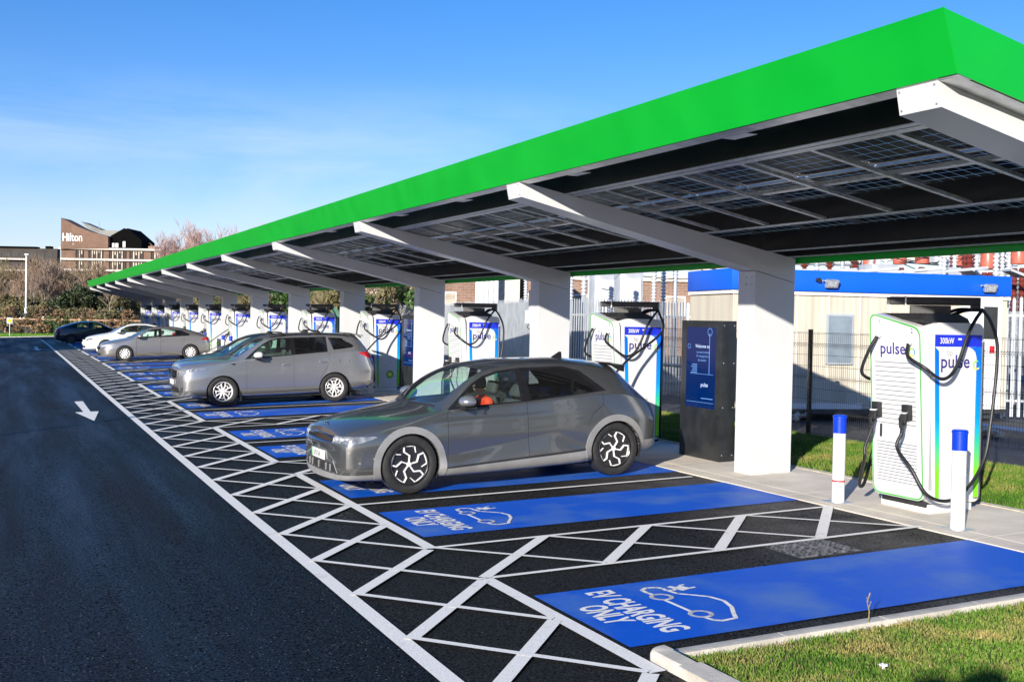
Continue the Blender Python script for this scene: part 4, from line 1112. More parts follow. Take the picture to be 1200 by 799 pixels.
def car(S, name, label, cat, loc, rz, group=None, pitch=math.atan(SX)):
    root = thing(name, label, cat, loc, group=group)
    root.rotation_euler = (0, -pitch, rz)
    bm = build_body(S)
    L = S['L']; WF, WR_ = S['axle_f'], S['axle_r']; R0 = S['tyre_r']; AR = S['arch_r']
    side = lambda c: abs(c.y) > .45
    regs = []   # (label, poly, proj, sel)
    for (cx) in (WF, WR_):
        regs.append(('hole', circle(cx, R0-.005, AR, 40), 'y', lambda c: abs(c.y) > .5 and c.z < 1.1))
        if S.get('clad_w'): regs.append(('clad', circle(cx, R0-.005, AR+S['clad_w'], 40), 'y', lambda c: abs(c.y) > .5 and c.z < 1.15))
    for nm, poly, proj, sel in S['regions']: regs.append((nm, poly, proj, sel))
    for nm, poly, proj, sel in regs: cut_region(bm, poly, proj, sel)
    bm.faces.ensure_lookup_table(); bm.verts.ensure_lookup_table()
    for i, v in enumerate(bm.verts): v.index = i
    groups = {}
    ax = {'y': (0, 2), 'x': (1, 2), 'z': (0, 1)}
    body_faces = []
    order = S.get('order', {})
    for f in bm.faces:
        c = f.calc_center_median(); lab = None; best = -1
        for k, (nm, poly, proj, sel) in enumerate(regs):
            if not sel(c): continue
            A = ax[proj]
            if inside(poly, c[A[0]], c[A[1]]):
                pr = order.get(nm, 5 if nm == 'hole' else 1)
                if pr > best: best, lab = pr, nm
        if lab == 'hole': continue
        if lab is None: body_faces.append(f)
        else:
            key = lab
            if lab in ('side_window', 'headlight', 'tail_light', 'clad', 'sill', 'frame', 'quarter', 'lamp_lower', 'seam', 'side_window_rear', 'bumper_trim'):
                key = (lab, 'L' if c.y > 0 and lab != 'bumper_trim' else 'R') + (('F' if c.x < L/2 else 'B'),)
            groups.setdefault(key, []).append(f)
    body = split_out(bm, body_faces, 'body', S['paint'], root, 14)
    # surface lookup for fittings
    bvh = BVHTree.FromBMesh(bm)
    def sy(x, z, s=-1):
        h = bvh.ray_cast(Vector((x, s*2.0, z)), Vector((0, -s, 0))); return h[0].y if h[0] is not None else s*.9
    def sz(x, y):
        h = bvh.ray_cast(Vector((x, y, 3)), Vector((0, 0, -1))); return h[0].z if h[0] is not None else 1
    def sx_(y, z, s=-1):
        h = bvh.ray_cast(Vector((L/2+s*(L), y, z)), Vector((-s, 0, 0))); return h[0].x if h[0] is not None else 0
    NM = {'side_window': ('side_window', S.get('glass', 'car_glass')), 'side_window_rear': ('side_window', S.get('glass_rear', 'tinted_glass')),
          'windscreen': ('windscreen', 'car_glass'), 'rear_window': ('rear_window', 'tinted_glass'),
          'clad': ('wheel_arch_trim', S.get('clad_mat', 'cladding_silver')), 'sill': ('sill_trim', S.get('sill_mat', 'cladding_silver')), 'headlight': ('headlight', S.get('lamp_mat', 'lamp_clear')),
          'tail_light': ('tail_light', 'lamp_red'), 'grille': ('grille', 'black_gloss'), 'lower_grille': ('lower_grille', 'black_plastic'), 'frame': ('window_frame', 'black_gloss'),
          'quarter': ('quarter_window', 'tinted_glass'), 'bumper_trim': ('bumper_trim', S.get('clad_mat', 'cladding_silver')), 'lamp_lower': ('fog_lamp', 'lamp_dark'), 'seam': ('door_gap', 'black_plastic'), 'bonnet_gap': ('bonnet_gap', 'black_plastic')}
    for key, fs in groups.items():
        lab = key if isinstance(key, str) else key[0]
        nm, mt = NM[lab]
        o = split_out(bm, fs, nm, mt, root)
        if lab in ('clad',):      # give the trim its lip
            me = o.data; b2 = bmesh.new(); b2.from_mesh(me)
            cxw = WF if key[2] == 'F' else WR_
            for v in b2.verts: v.co.y += math.copysign(.012, v.co.y)
            be = [e for e in b2.edges if len(e.link_faces) == 1]
            r_ = bmesh.ops.extrude_edge_only(b2, edges=be)
            for v in [g for g in r_['geom'] if isinstance(g, bmesh.types.BMVert)]:
                inner = math.hypot(v.co.x-cxw, v.co.z-R0) < AR+.02
                v.co.y -= math.copysign(.06 if inner else .016, v.co.y)
            b2.to_mesh(me); b2.free(); fix(me, 30)
    # body thickness around the arches: dark liner tubs
    tub = MB()
    for cx in (WF, WR_):
        for s in (-1, 1):
            yo = sy(cx, R0+AR+.02, s); yi = s*.52
            pts = circle(cx, R0-.005, AR-.002 if not S.get('clad_w') else AR, 40, 0, 360)
            n = len(pts); vs = [(x, yo-s*.012, z) for x, z in pts]+[(x, yi, z) for x, z in pts]
            o0 = len(tub.v); tub.add(vs, [])
            for i in range(n):
                j = (i+1) % n
                if (pts[i][1]+pts[j][1])/2 > S['z_bot'](cx)-.02: tub.f.append((o0+i, o0+j, o0+n+j, o0+n+i)); tub.m.append(0)
            tub.f.append(tuple(o0+n+i for i in range(n) if pts[i][1] > S['z_bot'](cx)-.04)); tub.m.append(0)
    tub.box((.35, -.70, .17), (L-.35, .70, .22))
    tub.obj('underbody', 'black_plastic', root)
    # wheels
    tw = S['track']
    for i, (x, y) in enumerate(((WF, -tw), (WR_, -tw), (WF, tw), (WR_, tw))):
        wheel(root, x, y, R0, R0, S['rim_r'], S['rim'], y > 0, rot=S.get('wrot', .2)+i*.5)
    # cabin: floor, dash, seats, wheel
    zf = .32; bx = S['cabin']  # (dash x, front seat x, rear seat x, seat z, belt z)
    mb = MB(); mb.box((bx[0], -.72, .25), (bx[2]+.55, .72, .34)); mb.obj('cabin_floor', 'seat_fabric', root)
    mb = MB(); mb.prism([(bx[0]-.28, bx[4]-.10), (bx[0]-.28, bx[4]-.02), (bx[0]+.05, bx[4]+.01), (bx[0]+.25, bx[4]-.04), (bx[0]+.3, bx[4]-.2), (bx[0]+.1, .4), (bx[0]-.28, .4)], 'y', -.70, .70)
    mb.obj('dashboard', 'seat_fabric', root)
    def seat(x, y, nm='seat', w=.25):
        st_ = MB(); st_.box((x-.05, y-w, .42), (x+.48, y+w, .60), bev=.05)
        Mx = Matrix.Translation((x+.42, y, .52)) @ Matrix.Rotation(R(16), 4, 'Y')
        st_.box((-.02, -w, 0), (.12, w, .58), M=Mx, bev=.05)
        Mh = Mx @ Matrix.Translation((0, 0, .63)); st_.box((.0, -.13, -.02), (.10, .13, .16), M=Mh, bev=.035)
        st_.obj(nm, 'seat_fabric', root, smooth=50)
    seat(bx[1], -.37); seat(bx[1], .37)
    rb = MB(); rb.box((bx[2]-.02, -.62, .42), (bx[2]+.45, .62, .60), bev=.05)
    Mx = Matrix.Translation((bx[2]+.42, 0, .52)) @ Matrix.Rotation(R(20), 4, 'Y'); rb.box((-.02, -.62, 0), (.12, .62, .52), M=Mx, bev=.05)
    for yy in (-.38, .38): rb.box((.0, yy-.12, .55), (.09, yy+.12, .68), M=Mx, bev=.03)
    rb.obj('rear_seat', 'seat_fabric', root, smooth=50)
    sw = MB(); Mw = Matrix.Translation((bx[0]+.42, .37, bx[4]-.02)) @ Matrix.Rotation(R(-62), 4, 'Y')
    ring = [Mw @ Vector((.18*math.cos(a*PI/10), .18*math.sin(a*PI/10), 0)) for a in range(21)]; sw.tube(ring, .014, 6, cap=False)
    for a in (0, 120, 240): sw.tube([Mw @ Vector((0, 0, 0)), Mw @ Vector((.18*math.cos(R(a)), .18*math.sin(R(a)), 0))], .016, 6)
    sw.obj('steering_wheel', 'black_plastic', root)
    # mirrors
    mx, mz = S['mirror']
    for s in (-1, 1):
        mb = MB(); y0 = sy(mx, mz-.05, s)
        prof = [(.0, .02), (-.10, .045), (-.155, .075), (-.16, .09)]
        bmq = bmesh.new(); bmesh.ops.create_uvsphere(bmq, u_segments=20, v_segments=12, radius=1)
        for v in bmq.verts:
            q = v.co.copy(); q.x = (abs(q.x)**.8)*math.copysign(1, q.x); k = 1 if q.x < 0 else .45
            v.co = Vector((mx+.06+q.x*.15*k, y0+s*.14+q.y*.125, mz+.02+q.z*.085*(1 if q.z > 0 else .8)))
        vs = [v.co.copy() for v in bmq.verts]; fs = [[v.index for v in f.verts] for f in bmq.faces]; bmq.free()
        mb.add(vs, fs)
        hs = mb.obj('door_mirror', S.get('mirror_mat', S['paint']), root, smooth=60)
        mb = MB(); mb.tube([(mx+.05, y0-s*.02, mz-.06), (mx+.05, y0+s*.10, mz-.035)], [.035, .03], 8); mb.box((mx-.04, y0+s*.05-.0, mz-.065), (mx+.11, y0+s*.22, mz-.045), bev=.008)
        mb.obj('mirror_foot', 'black_plastic', hs)
        mb = MB(); mb.add([(mx+.129, y0+s*.14+.10*math.cos(a*PI/8), mz+.02+.06*math.sin(a*PI/8)) for a in range(16)], [tuple(range(16))]); mb.obj('mirror_glass', 'chrome', hs, smooth=0)
    # handles
    for (hx, hz_) in S['handles']:
        for s in (-1, 1):
            y0 = sy(hx, hz_, s); mb = MB()
            mb.box((hx-.085, min(y0, y0+s*.022), hz_-.009), (hx+.085, max(y0, y0+s*.022), hz_+.011), bev=.006); mb.box((hx-.09, min(y0-s*.003, y0+s*.004), hz_-.03), (hx+.09, max(y0-s*.003, y0+s*.004), hz_+.02), bev=.001)
            mb.obj('door_handle', S.get('handle_mat', S['paint']), root)
    # wipers and number plates
    mb = MB()
    wx = S['wiper_x']
    for yy, l in ((-.05, .62), (.38, .40)):
        a = [(wx+.0+.02*k, yy-l*k/5, 0) for k in range(6)]
        mb.tube([(x, y, sz(x, y)+.012) for x, y, _ in a], .008, 5)
    mb.obj('wiper', 'black_plastic', root)
    for nm, (px, pz, s) in S['plates'].items():
        xx = sx_(0, pz, s); mb = MB(); mb.box((min(xx, xx+s*.018), -.26, pz-.056), (max(xx, xx+s*.018), .26, pz+.056), bev=.004)
        pl = mb.obj('number_plate', 'plate_white', root)
        if S.get('plate_txt') and s == -1:
            mb = MB(); add_text(mb, S['plate_txt'], .085, basis((xx+s*.019, .02, pz-.03), (0, -1, 0), (0, 0, 1), (-1, 0, 0)), sx=.75, bold=.002); mb.obj('lettering', 'black_gloss', pl, smooth=0)
            mb = MB(); mb.box((xx+s*.0195, .215, pz-.055), (xx+s*.018, .258, pz+.055)); mb.obj('plate_band', 'logo_green', pl, smooth=0)
    if 'extra' in S: S['extra'](root, sy, sz, sx_)
    bm.free()
    return root

any_ = lambda c: True
# ---------------------------------------------------------------- grey hatchback
S1 = dict(lamp_mat='lamp_glassy', glass_rear='smoked_glass', L=4.60, axle_f=.845, axle_r=3.845, tyre_r=.365, rim_r=.258, rim='aero5', track=.80, arch_r=.395, clad_w=.085, clad_mat='cladding_silver',
    paint='paint_grey', cabin=(1.55, 1.95, 2.95, .5, 1.02), mirror=(1.56, 1.10), mirror_mat='paint_suv', wiper_x=1.17, plate_txt='LF73 OUF',
    handles=[], plates={'f': (0, .47, -1), 'r': (0, .62, 1)},
    bulge_f=lambda z: float(np.interp(z, [.2, .3, .40, .56, .62, .645, .665, .73, .76], [.06, .045, .035, .05, .085, .085, .045, .03, .02])), bulge_r=lambda z: .05)
S1['z_top'] = cv([(0, .745), (.02, .80), (.08, .845), (.25, .905), (.6, .975), (1.0, 1.03), (1.2, 1.065), (1.4, 1.19), (1.7, 1.39), (2.0, 1.525), (2.2, 1.57), (2.6, 1.605), (3.2, 1.60), (3.7, 1.565), (4.05, 1.515), (4.17, 1.475), (4.22, 1.40), (4.4, 1.20), (4.5, 1.07), (4.55, 1.0), (4.60, .90)])
S1['z_rail'] = cv([(0, .70), (.02, .735), (.08, .775), (.25, .83), (.6, .90), (1.0, .965), (1.26, 1.015), (1.45, 1.165), (1.65, 1.315), (1.85, 1.42), (2.1, 1.50), (2.6, 1.545), (3.2, 1.53), (3.6, 1.49), (3.95, 1.42), (4.12, 1.34), (4.3, 1.17), (4.45, 1.03), (4.55, .95), (4.60, .86)])
S1['z_belt'] = cv([(0, .66), (.1, .71), (.3, .775), (.8, .87), (1.3, .985), (1.6, 1.025), (2.4, 1.065), (3.5, 1.125), (4.0, 1.10), (4.4, .98), (4.6, .80)])
S1['z_mid'] = cv([(0, .52), (.3, .60), (.8, .66), (2.4, .70), (3.8, .78), (4.4, .76), (4.6, .68)])
S1['z_low'] = cv([(0, .33), (.5, .34), (1.2, .36), (3.3, .40), (4.2, .42), (4.6, .42)])
S1['z_bot'] = cv([(0, .20), (.4, .19), (1.3, .19), (3.3, .22), (4.2, .27), (4.6, .32)])
S1['w_mid'] = cv([(0, .71), (.03, .775), (.1, .835), (.25, .885), (.5, .922), (.85, .935), (1.5, .935), (3.0, .94), (3.85, .945), (4.2, .92), (4.4, .88), (4.54, .82), (4.6, .74)])
S1['w_low'] = cv([(0, .70), (.03, .765), (.1, .825), (.25, .875), (.5, .907), (.85, .915), (1.5, .91), (3.0, .915), (3.85, .925), (4.2, .90), (4.4, .86), (4.54, .80), (4.6, .72)])
S1['w_bot'] = cv([(0, .65), (.1, .78), (.25, .83), (.5, .86), (.85, .87), (3.85, .87), (4.3, .83), (4.6, .68)])
S1['w_belt'] = cv([(0, .68), (.03, .745), (.1, .81), (.25, .86), (.5, .885), (1.2, .89), (2.4, .895), (3.5, .895), (4.0, .87), (4.35, .82), (4.54, .76), (4.6, .70)])
S1['w_rail'] = cv([(0, .63), (.05, .70), (.25, .765), (.6, .79), (1.0, .795), (1.26, .80), (1.6, .745), (2.0, .675), (2.5, .645), (3.3, .635), (3.9, .61), (4.15, .60), (4.35, .66), (4.5, .69), (4.6, .66)])
def off1(x, z):
    d = 0
    if 1.2 < x < 3.5:        # pressed facet low on the doors, and a faint waist line
        zl = .44+.20*(x-1.35)/1.5 if x < 2.85 else .64-.44*(x-2.85)
        if z < zl: d += .072*min(1, (zl-z)/max(.06, zl-.30))*min(1, (x-1.2)/.15)*min(1, (3.5-x)/.15)
        d += .006*max(0, 1-abs(z-(.86+.02*(x-1.3)))/.05)
    return d
S1['off'] = off1
up = lambda c: c.z > .8
S1['regions'] = [
    ('side_window', [(1.47, 1.045), (1.60, 1.16), (1.76, 1.29), (1.93, 1.385), (2.15, 1.445), (2.42, 1.475), (2.42, 1.085), (1.9, 1.063)], 'y', lambda c: abs(c.y) > .5 and c.z > .98),
    ('frame', [(1.36, 1.015), (1.60, 1.205), (1.76, 1.325), (1.93, 1.415), (2.15, 1.475), (2.5, 1.505), (3.15, 1.505), (3.40, 1.44), (3.74, 1.165), (2.5, 1.072), (1.9, 1.045)], 'y', lambda c: abs(c.y) > .5 and c.z > .95),
    ('side_window_rear', [(2.56, 1.095), (2.55, 1.475), (3.12, 1.478), (3.33, 1.42), (3.58, 1.22), (3.62, 1.165)], 'y', lambda c: abs(c.y) > .5 and c.z > .98),
    ('windscreen', [(1.235, -.0), (1.25, .35), (1.33, .62), (1.40, .70), (1.62, .68), (1.98, .60), (1.96, .3), (1.95, 0), (1.96, -.3), (1.98, -.60), (1.62, -.68), (1.40, -.70), (1.33, -.62), (1.25, -.35)], 'z', lambda c: c.z > .98),
    ('rear_window', [(4.20, -.52), (4.19, 0), (4.20, .52), (4.42, .58), (4.46, 0), (4.42, -.58)], 'z', lambda c: c.z > .9),
    ('grille', [(-.50, .655), (.50, .655), (.50, .735), (-.50, .735)], 'x', lambda c: c.x < .5 and c.z < .78),
    ('headlight', [(.50, .652), (.80, .668), (.872, .72), (.85, .742), (.50, .738)], 'x', lambda c: c.x < .55 and c.y > 0),
    ('headlight', [(-.50, .652), (-.80, .668), (-.872, .72), (-.85, .742), (-.50, .738)], 'x', lambda c: c.x < .55 and c.y < 0),
    ('headlight', [(-.2, .655), (.20, .662), (.43, .728), (.40, .742), (-.2, .742)], 'y', lambda c: abs(c.y) > .60 and c.x < .46),
    ('lower_grille', [(-.62, .29), (.62, .29), (.56, .385), (-.56, .385)], 'x', lambda c: c.x < .3),
    ('bumper_trim', [(-.9, .0), (.9, .0), (.9, .27), (-.9, .27)], 'x', lambda c: c.x < .55),
    ('tail_light', [(-.80, .82), (.80, .82), (.80, .90), (-.80, .90)], 'x', lambda c: c.x > 4.5),
    ('bumper_trim', [(-1, .1), (1, .1), (1, .46), (-1, .46)], 'x', lambda c: c.x > 4.25),
    ('sill', [(1.1, .05), (1.1, .275), (3.5, .385), (3.5, .05)], 'y', lambda c: abs(c.y) > .6),
    ('seam', [(1.1, .275), (1.1, .300), (3.5, .415), (3.5, .385)], 'y', lambda c: abs(c.y) > .6),
    ('seam', [(1.345, .30), (1.352, .30), (1.362, 1.0), (1.355, 1.0)], 'y', lambda c: abs(c.y) > .6),
    ('seam', [(2.488, .36), (2.495, .36), (2.495, 1.08), (2.488, 1.08)], 'y', lambda c: abs(c.y) > .6),
    ('seam', [(3.39, .70), (3.396, .70), (3.48, .86), (3.66, .98), (3.66, 1.15), (3.653, 1.15), (3.652, .985), (3.475, .866)], 'y', lambda c: abs(c.y) > .6),
]
S1['order'] = {'hole': 9, 'clad': 6, 'side_window': 4, 'side_window_rear': 4, 'frame': 3, 'windscreen': 3, 'headlight': 5, 'grille': 5, 'sill': 3, 'seam': 4}
def extra1(root, sy, sz, sx_):
    mb = MB(); x = 3.40; z = sz(x, 0)
    mb.prism([(x-.07, z-.01), (x+.12, z-.015), (x+.115, z+.075), (x+.09, z+.08)], 'y', -.012, .012); mb.obj('antenna', 'black_gloss', root)
    mb = MB(); z = 1.50
    mb.prism([(3.98, 1.522), (4.22, 1.485), (4.23, 1.465), (4.05, 1.48)], 'y', -.56, .56); mb.obj('spoiler', 'paint_grey', root)
    for s in (-1, 1):
        mb = MB(); pts = [(3.96, 1.50), (4.21, 1.475), (4.20, 1.39), (4.12, 1.41)]
        mb.prism(pts, 'y', s*.57-.01, s*.57+.01); mb.obj('spoiler_fin', 'black_gloss', root)
    # front: pale lamp blocks inside the dark band, badge, sensor dots, intake bars
    for s in (-1, 1):
        for yy, hw in ((.555, .032), (.66, .05), (.765, .045)):
            xx = sx_(s*yy, .70); x2 = sx_(s*(yy+hw), .70); x1 = sx_(s*(yy-hw), .70); mb = MB(); vs = [(x1-.006, s*(yy-hw), .672), (x2-.006, s*(yy+hw), .676), (x2-.006, s*(yy+hw), .724), (x1-.006, s*(yy-hw), .722)]; mb.add(vs+[(a+.02, b_, c) for a, b_, c in vs], [(0,1,2,3), (4,5,6,7), (0,1,5,4), (1,2,6,5), (2,3,7,6), (3,0,4,7)]); mb.obj('lamp_cell', 'lamp_clear', root)
    mb = MB(); xx = .06; 
    ring = [(xx+.012*math.sin(a*PI/8), .075*math.cos(a*PI/8), sz(.09, 0)-.012+.030*math.sin(a*PI/8)) for a in range(17)]; mb.tube(ring, .006, 5, cap=False)
    mb.tube([(xx, .035, sz(.09, 0)-.035), (xx, .02, sz(.09, 0)+.01)], .006, 5); mb.tube([(xx, -.035, sz(.09, 0)+.012), (xx, -.02, sz(.09, 0)-.032)], .006, 5); mb.tube([(xx, .028, sz(.09, 0)-.012), (xx, -.028, sz(.09, 0)-.010)], .006, 5)
    mb.obj('badge', 'chrome', root)
    for yy in (-.42, -.28, 0, .28, .42):
        xx = sx_(yy, .33); mb = MB(); mb.box((xx-.012, yy-.012, .29), (xx+.02, yy+.012, .38)); mb.obj('intake_bar', 'cladding_silver', root)
    for s in (-1, 1):
        mb = MB(); q = [(.50, .43), (.80, .45), (.84, .30), (.62, .29)]
        vs = [(sx_(s*a, b_)-.006, s*a, b_) for a, b_ in q]; mb.add(vs+[(x+.02, y, z) for x, y, z in vs], [(0,1,2,3), (4,5,6,7), (0,1,5,4), (1,2,6,5), (2,3,7,6), (3,0,4,7)]); mb.obj('bumper_blade', 'cladding_silver', root)
    mb = MB()
    for (x, z) in ((.38, .47), (.2, .42)): y = sy(x, z); mb.cyl((x, y-.004, z), (x, y+.01, z), .016, 10)
    mb.obj('parking_sensor', 'cladding_silver', root)
S1['extra'] = extra1
g1 = gz(5.5, 13.9)
YAW1 = math.atan2(.13, 3.0)
loc1 = Vector((3.74, 13.86, gz(3.74, 13.5)+.005))
car(S1, 'electric_hatchback', 'dark grey electric hatchback with silver wheel arch trim, nearest car to the camera', 'car', loc1, YAW1, 'cars charging in the marked bays')

# ---------------------------------------------------------------- grey estate
S2 = dict(L=4.66, axle_f=.93, axle_r=3.60, tyre_r=.35, rim_r=.235, rim='twin5', track=.775, arch_r=.385, clad_w=0, paint='paint_suv', lamp_mat='lamp_glassy', glass='car_glass', glass_rear='tinted_glass',
    cabin=(1.62, 2.0, 2.95, .5, 1.06), mirror=(1.72, 1.16), mirror_mat='rim_silver', wiper_x=1.22, plate_txt='', handles=[(2.42, .94), (3.32, .98)],
    plates={'f': (0, .58, -1), 'r': (0, .75, 1)}, bulge_f=lambda z: .10, bulge_r=lambda z: .06, wrot=.1)
S2['z_top'] = cv([(0, .93), (.02, .975), (.08, 1.015), (.4, 1.07), (.8, 1.11), (1.15, 1.135), (1.3, 1.185), (1.6, 1.37), (1.9, 1.535), (2.1, 1.61), (2.5, 1.665), (3.2, 1.68), (3.9, 1.655), (4.28, 1.62), (4.36, 1.575), (4.49, 1.37), (4.58, 1.18), (4.66, 1.0)])
S2['z_rail'] = cv([(0, .885), (.02, .92), (.08, .955), (.4, 1.01), (.8, 1.05), (1.2, 1.085), (1.4, 1.19), (1.65, 1.36), (1.9, 1.50), (2.1, 1.56), (2.6, 1.61), (3.3, 1.62), (3.9, 1.59), (4.2, 1.53), (4.35, 1.42), (4.5, 1.24), (4.6, 1.08), (4.66, .95)])
S2['z_belt'] = cv([(0, .84), (.3, .92), (.8, .985), (1.3, 1.05), (1.7, 1.09), (2.6, 1.14), (3.6, 1.21), (4.1, 1.24), (4.4, 1.15), (4.66, .90)])
S2['z_mid'] = cv([(0, .60), (.8, .70), (2.4, .72), (4.66, .74)])
S2['z_low'] = cv([(0, .36), (.6, .38), (3.5, .40), (4.66, .48)])
S2['z_bot'] = cv([(0, .26), (.5, .22), (1.4, .22), (3.3, .24), (4.3, .32), (4.66, .42)])
S2['w_mid'] = cv([(0, .65), (.03, .73), (.1, .80), (.25, .86), (.5, .892), (.93, .90), (3.6, .90), (4.2, .885), (4.5, .85), (4.62, .80), (4.66, .75)])
S2['w_low'] = cv([(0, .63), (.03, .71), (.1, .785), (.25, .845), (.5, .875), (.93, .88), (3.6, .88), (4.2, .865), (4.5, .82), (4.62, .76), (4.66, .68)])
S2['w_bot'] = cv([(0, .5), (.1, .70), (.3, .80), (.93, .83), (3.6, .83), (4.3, .80), (4.66, .62)])
S2['w_belt'] = cv([(0, .61), (.03, .69), (.1, .76), (.25, .82), (.6, .85), (1.3, .86), (3.5, .865), (4.1, .85), (4.45, .80), (4.66, .68)])
S2['w_rail'] = cv([(0, .56), (.05, .63), (.25, .71), (.6, .75), (1.2, .765), (1.6, .71), (2.0, .655), (2.6, .635), (3.5, .625), (4.0, .61), (4.3, .60), (4.5, .66), (4.66, .62)])
S2['regions'] = [
    ('side_window', [(1.60, 1.125), (1.72, 1.26), (1.90, 1.41), (2.08, 1.50), (2.30, 1.545), (2.56, 1.565), (2.56, 1.185), (2.0, 1.15)], 'y', lambda c: abs(c.y) > .5 and c.z > 1.05),
    ('frame', [(1.45, 1.09), (1.72, 1.31), (1.90, 1.44), (2.08, 1.53), (2.30, 1.575), (3.45, 1.585), (3.45, 1.22), (2.6, 1.165), (2.0, 1.125)], 'y', lambda c: abs(c.y) > .5 and c.z > 1.0),
    ('side_window_rear', [(2.66, 1.19), (2.66, 1.565), (3.36, 1.57), (3.44, 1.25)], 'y', lambda c: abs(c.y) > .5 and c.z > 1.05),
    ('quarter', [(3.50, 1.565), (3.84, 1.545), (4.12, 1.36), (4.08, 1.31), (3.60, 1.265)], 'y', lambda c: abs(c.y) > .5 and c.z > 1.05),
    ('windscreen', [(1.235, -.0), (1.26, .35), (1.34, .60), (1.42, .66), (1.62, .65), (1.97, .57), (1.95, 0), (1.97, -.57), (1.62, -.65), (1.42, -.66), (1.34, -.60), (1.26, -.35)], 'z', lambda c: c.z > 1.05),
    ('rear_window', [(4.34, -.52), (4.34, .52), (4.52, .56), (4.55, 0), (4.52, -.56)], 'z', lambda c: c.z > 1.0),
    ('grille', [(-.42, .68), (.42, .68), (.46, .86), (-.46, .86)], 'x', lambda c: c.x < .3),
    ('headlight', [(.46, .74), (.62, .725), (.80, .78), (.872, .90), (.70, .88), (.46, .86)], 'x', lambda c: c.x < .7 and c.y > 0),
    ('headlight', [(-.46, .74), (-.62, .725), (-.80, .78), (-.872, .90), (-.70, .88), (-.46, .86)], 'x', lambda c: c.x < .7 and c.y < 0),
    ('lower_grille', [(-.62, .34), (.62, .34), (.5, .47), (-.5, .47)], 'x', lambda c: c.x < .3),
    ('lamp_lower', [(.60, .36), (.72, .36), (.74, .47), (.64, .47)], 'x', lambda c: c.x < .5),
    ('lamp_lower', [(-.60, .36), (-.72, .36), (-.74, .47), (-.64, .47)], 'x', lambda c: c.x < .5),
    ('tail_light', [(4.20, 1.18), (4.46, 1.20), (4.7, 1.16), (4.7, 1.02), (4.50, 1.04)], 'y', lambda c: abs(c.y) > .55 and c.x > 4.1),
    ('seam', [(1.47, .30), (1.477, .30), (1.49, 1.07), (1.483, 1.07)], 'y', lambda c: abs(c.y) > .6),
    ('seam', [(2.60, .30), (2.607, .30), (2.61, 1.15), (2.603, 1.15)], 'y', lambda c: abs(c.y) > .6),
    ('seam', [(3.24, .55), (3.247, .55), (3.42, .85), (3.50, 1.0), (3.475, 1.2), (3.468, 1.2), (3.493, 1.0), (3.413, .855)], 'y', lambda c: abs(c.y) > .6),
    ('seam', [(1.4, .285), (1.4, .30), (3.3, .335), (3.3, .32)], 'y', lambda c: abs(c.y) > .6),
]
S2['order'] = {'hole': 9, 'side_window': 4, 'side_window_rear': 4, 'frame': 3, 'windscreen': 3, 'headlight': 5, 'grille': 4, 'quarter': 4}
def extra2(root, sy, sz, sx_):
    for s in (-1, 1):
        mb = MB()
        mb.tube([(x, s*.60, sz(x, s*.60)+.035) for x in (2.15, 2.5, 3.2, 3.7, 4.0)], .016, 6); 
        for x in (2.15, 3.05, 4.0): mb.box((x-.05, s*.60-.015, sz(x, s*.6)-.01), (x+.05, s*.60+.015, sz(x, s*.6)+.04))
        mb.obj('roof_rail', 'black_plastic', root)
    for x in (2.35, 3.25):
        mb = MB(); mb.box((x-.035, -.66, sz(x, .5)+.075), (x+.035, .66, sz(x, .5)+.10), bev=.008)
        for s in (-1, 1): mb.box((x-.07, s*.60-.05, sz(x, s*.6)+.02), (x+.07, s*.60+.05, sz(x, s*.6)+.095), bev=.01)
        mb.obj('roof_bar', 'black_plastic', root)
    mb = MB(); mb.prism([(3.85, 1.545), (4.15, 1.36), (4.12, 1.335), (3.84, 1.525)], 'y', sy(3.95, 1.45)-.004, sy(3.95, 1.45)+.008); mb.obj('window_strip', 'chrome', root)
    mb = MB(); mb.prism([(4.10, 1.665), (4.42, 1.60), (4.43, 1.575), (4.15, 1.62)], 'y', -.58, .58); mb.obj('spoiler', 'paint_suv', root)
    for s in (-1, 1):
        mb = MB()
        for z in (.75, .80): xx = sx_(s*.2, z); mb.box((xx-.012, -.42, z-.008), (xx+.01, .42, z+.008))
        mb.obj('grille_bar', 'chrome', root); break
    mb = MB()
    for x in (3.75, 3.98): y = sy(x, .99); mb.box((x-.005, y-.003, .95), (x+.005, y+.002, 1.03))
    mb.obj('fuel_flap_edge', 'black_plastic', root)
    mb = MB()
    for cx in (.93, 3.60): y = sy(cx+.42, .35); mb.box((cx+.40, y+.0, .12), (cx+.42, y+.20, .40))
    mb.obj('mud_flap', 'black_plastic', root)
    mb = MB(); y = sy(1.18, .98); mb.prism([(1.10, 1.0), (1.24, 1.0), (1.19, .955)], 'y', y-.006, y+.004); mb.obj('wing_badge', 'chrome', root)
S2['extra'] = extra2
g2y = 27.22
car(S2, 'estate_car', 'grey estate car with roof bars and silver alloy wheels behind the nearest hatchback', 'car', (3.78, g2y, gz(3.78, g2y)+.005), 0, 'cars charging in the marked bays')

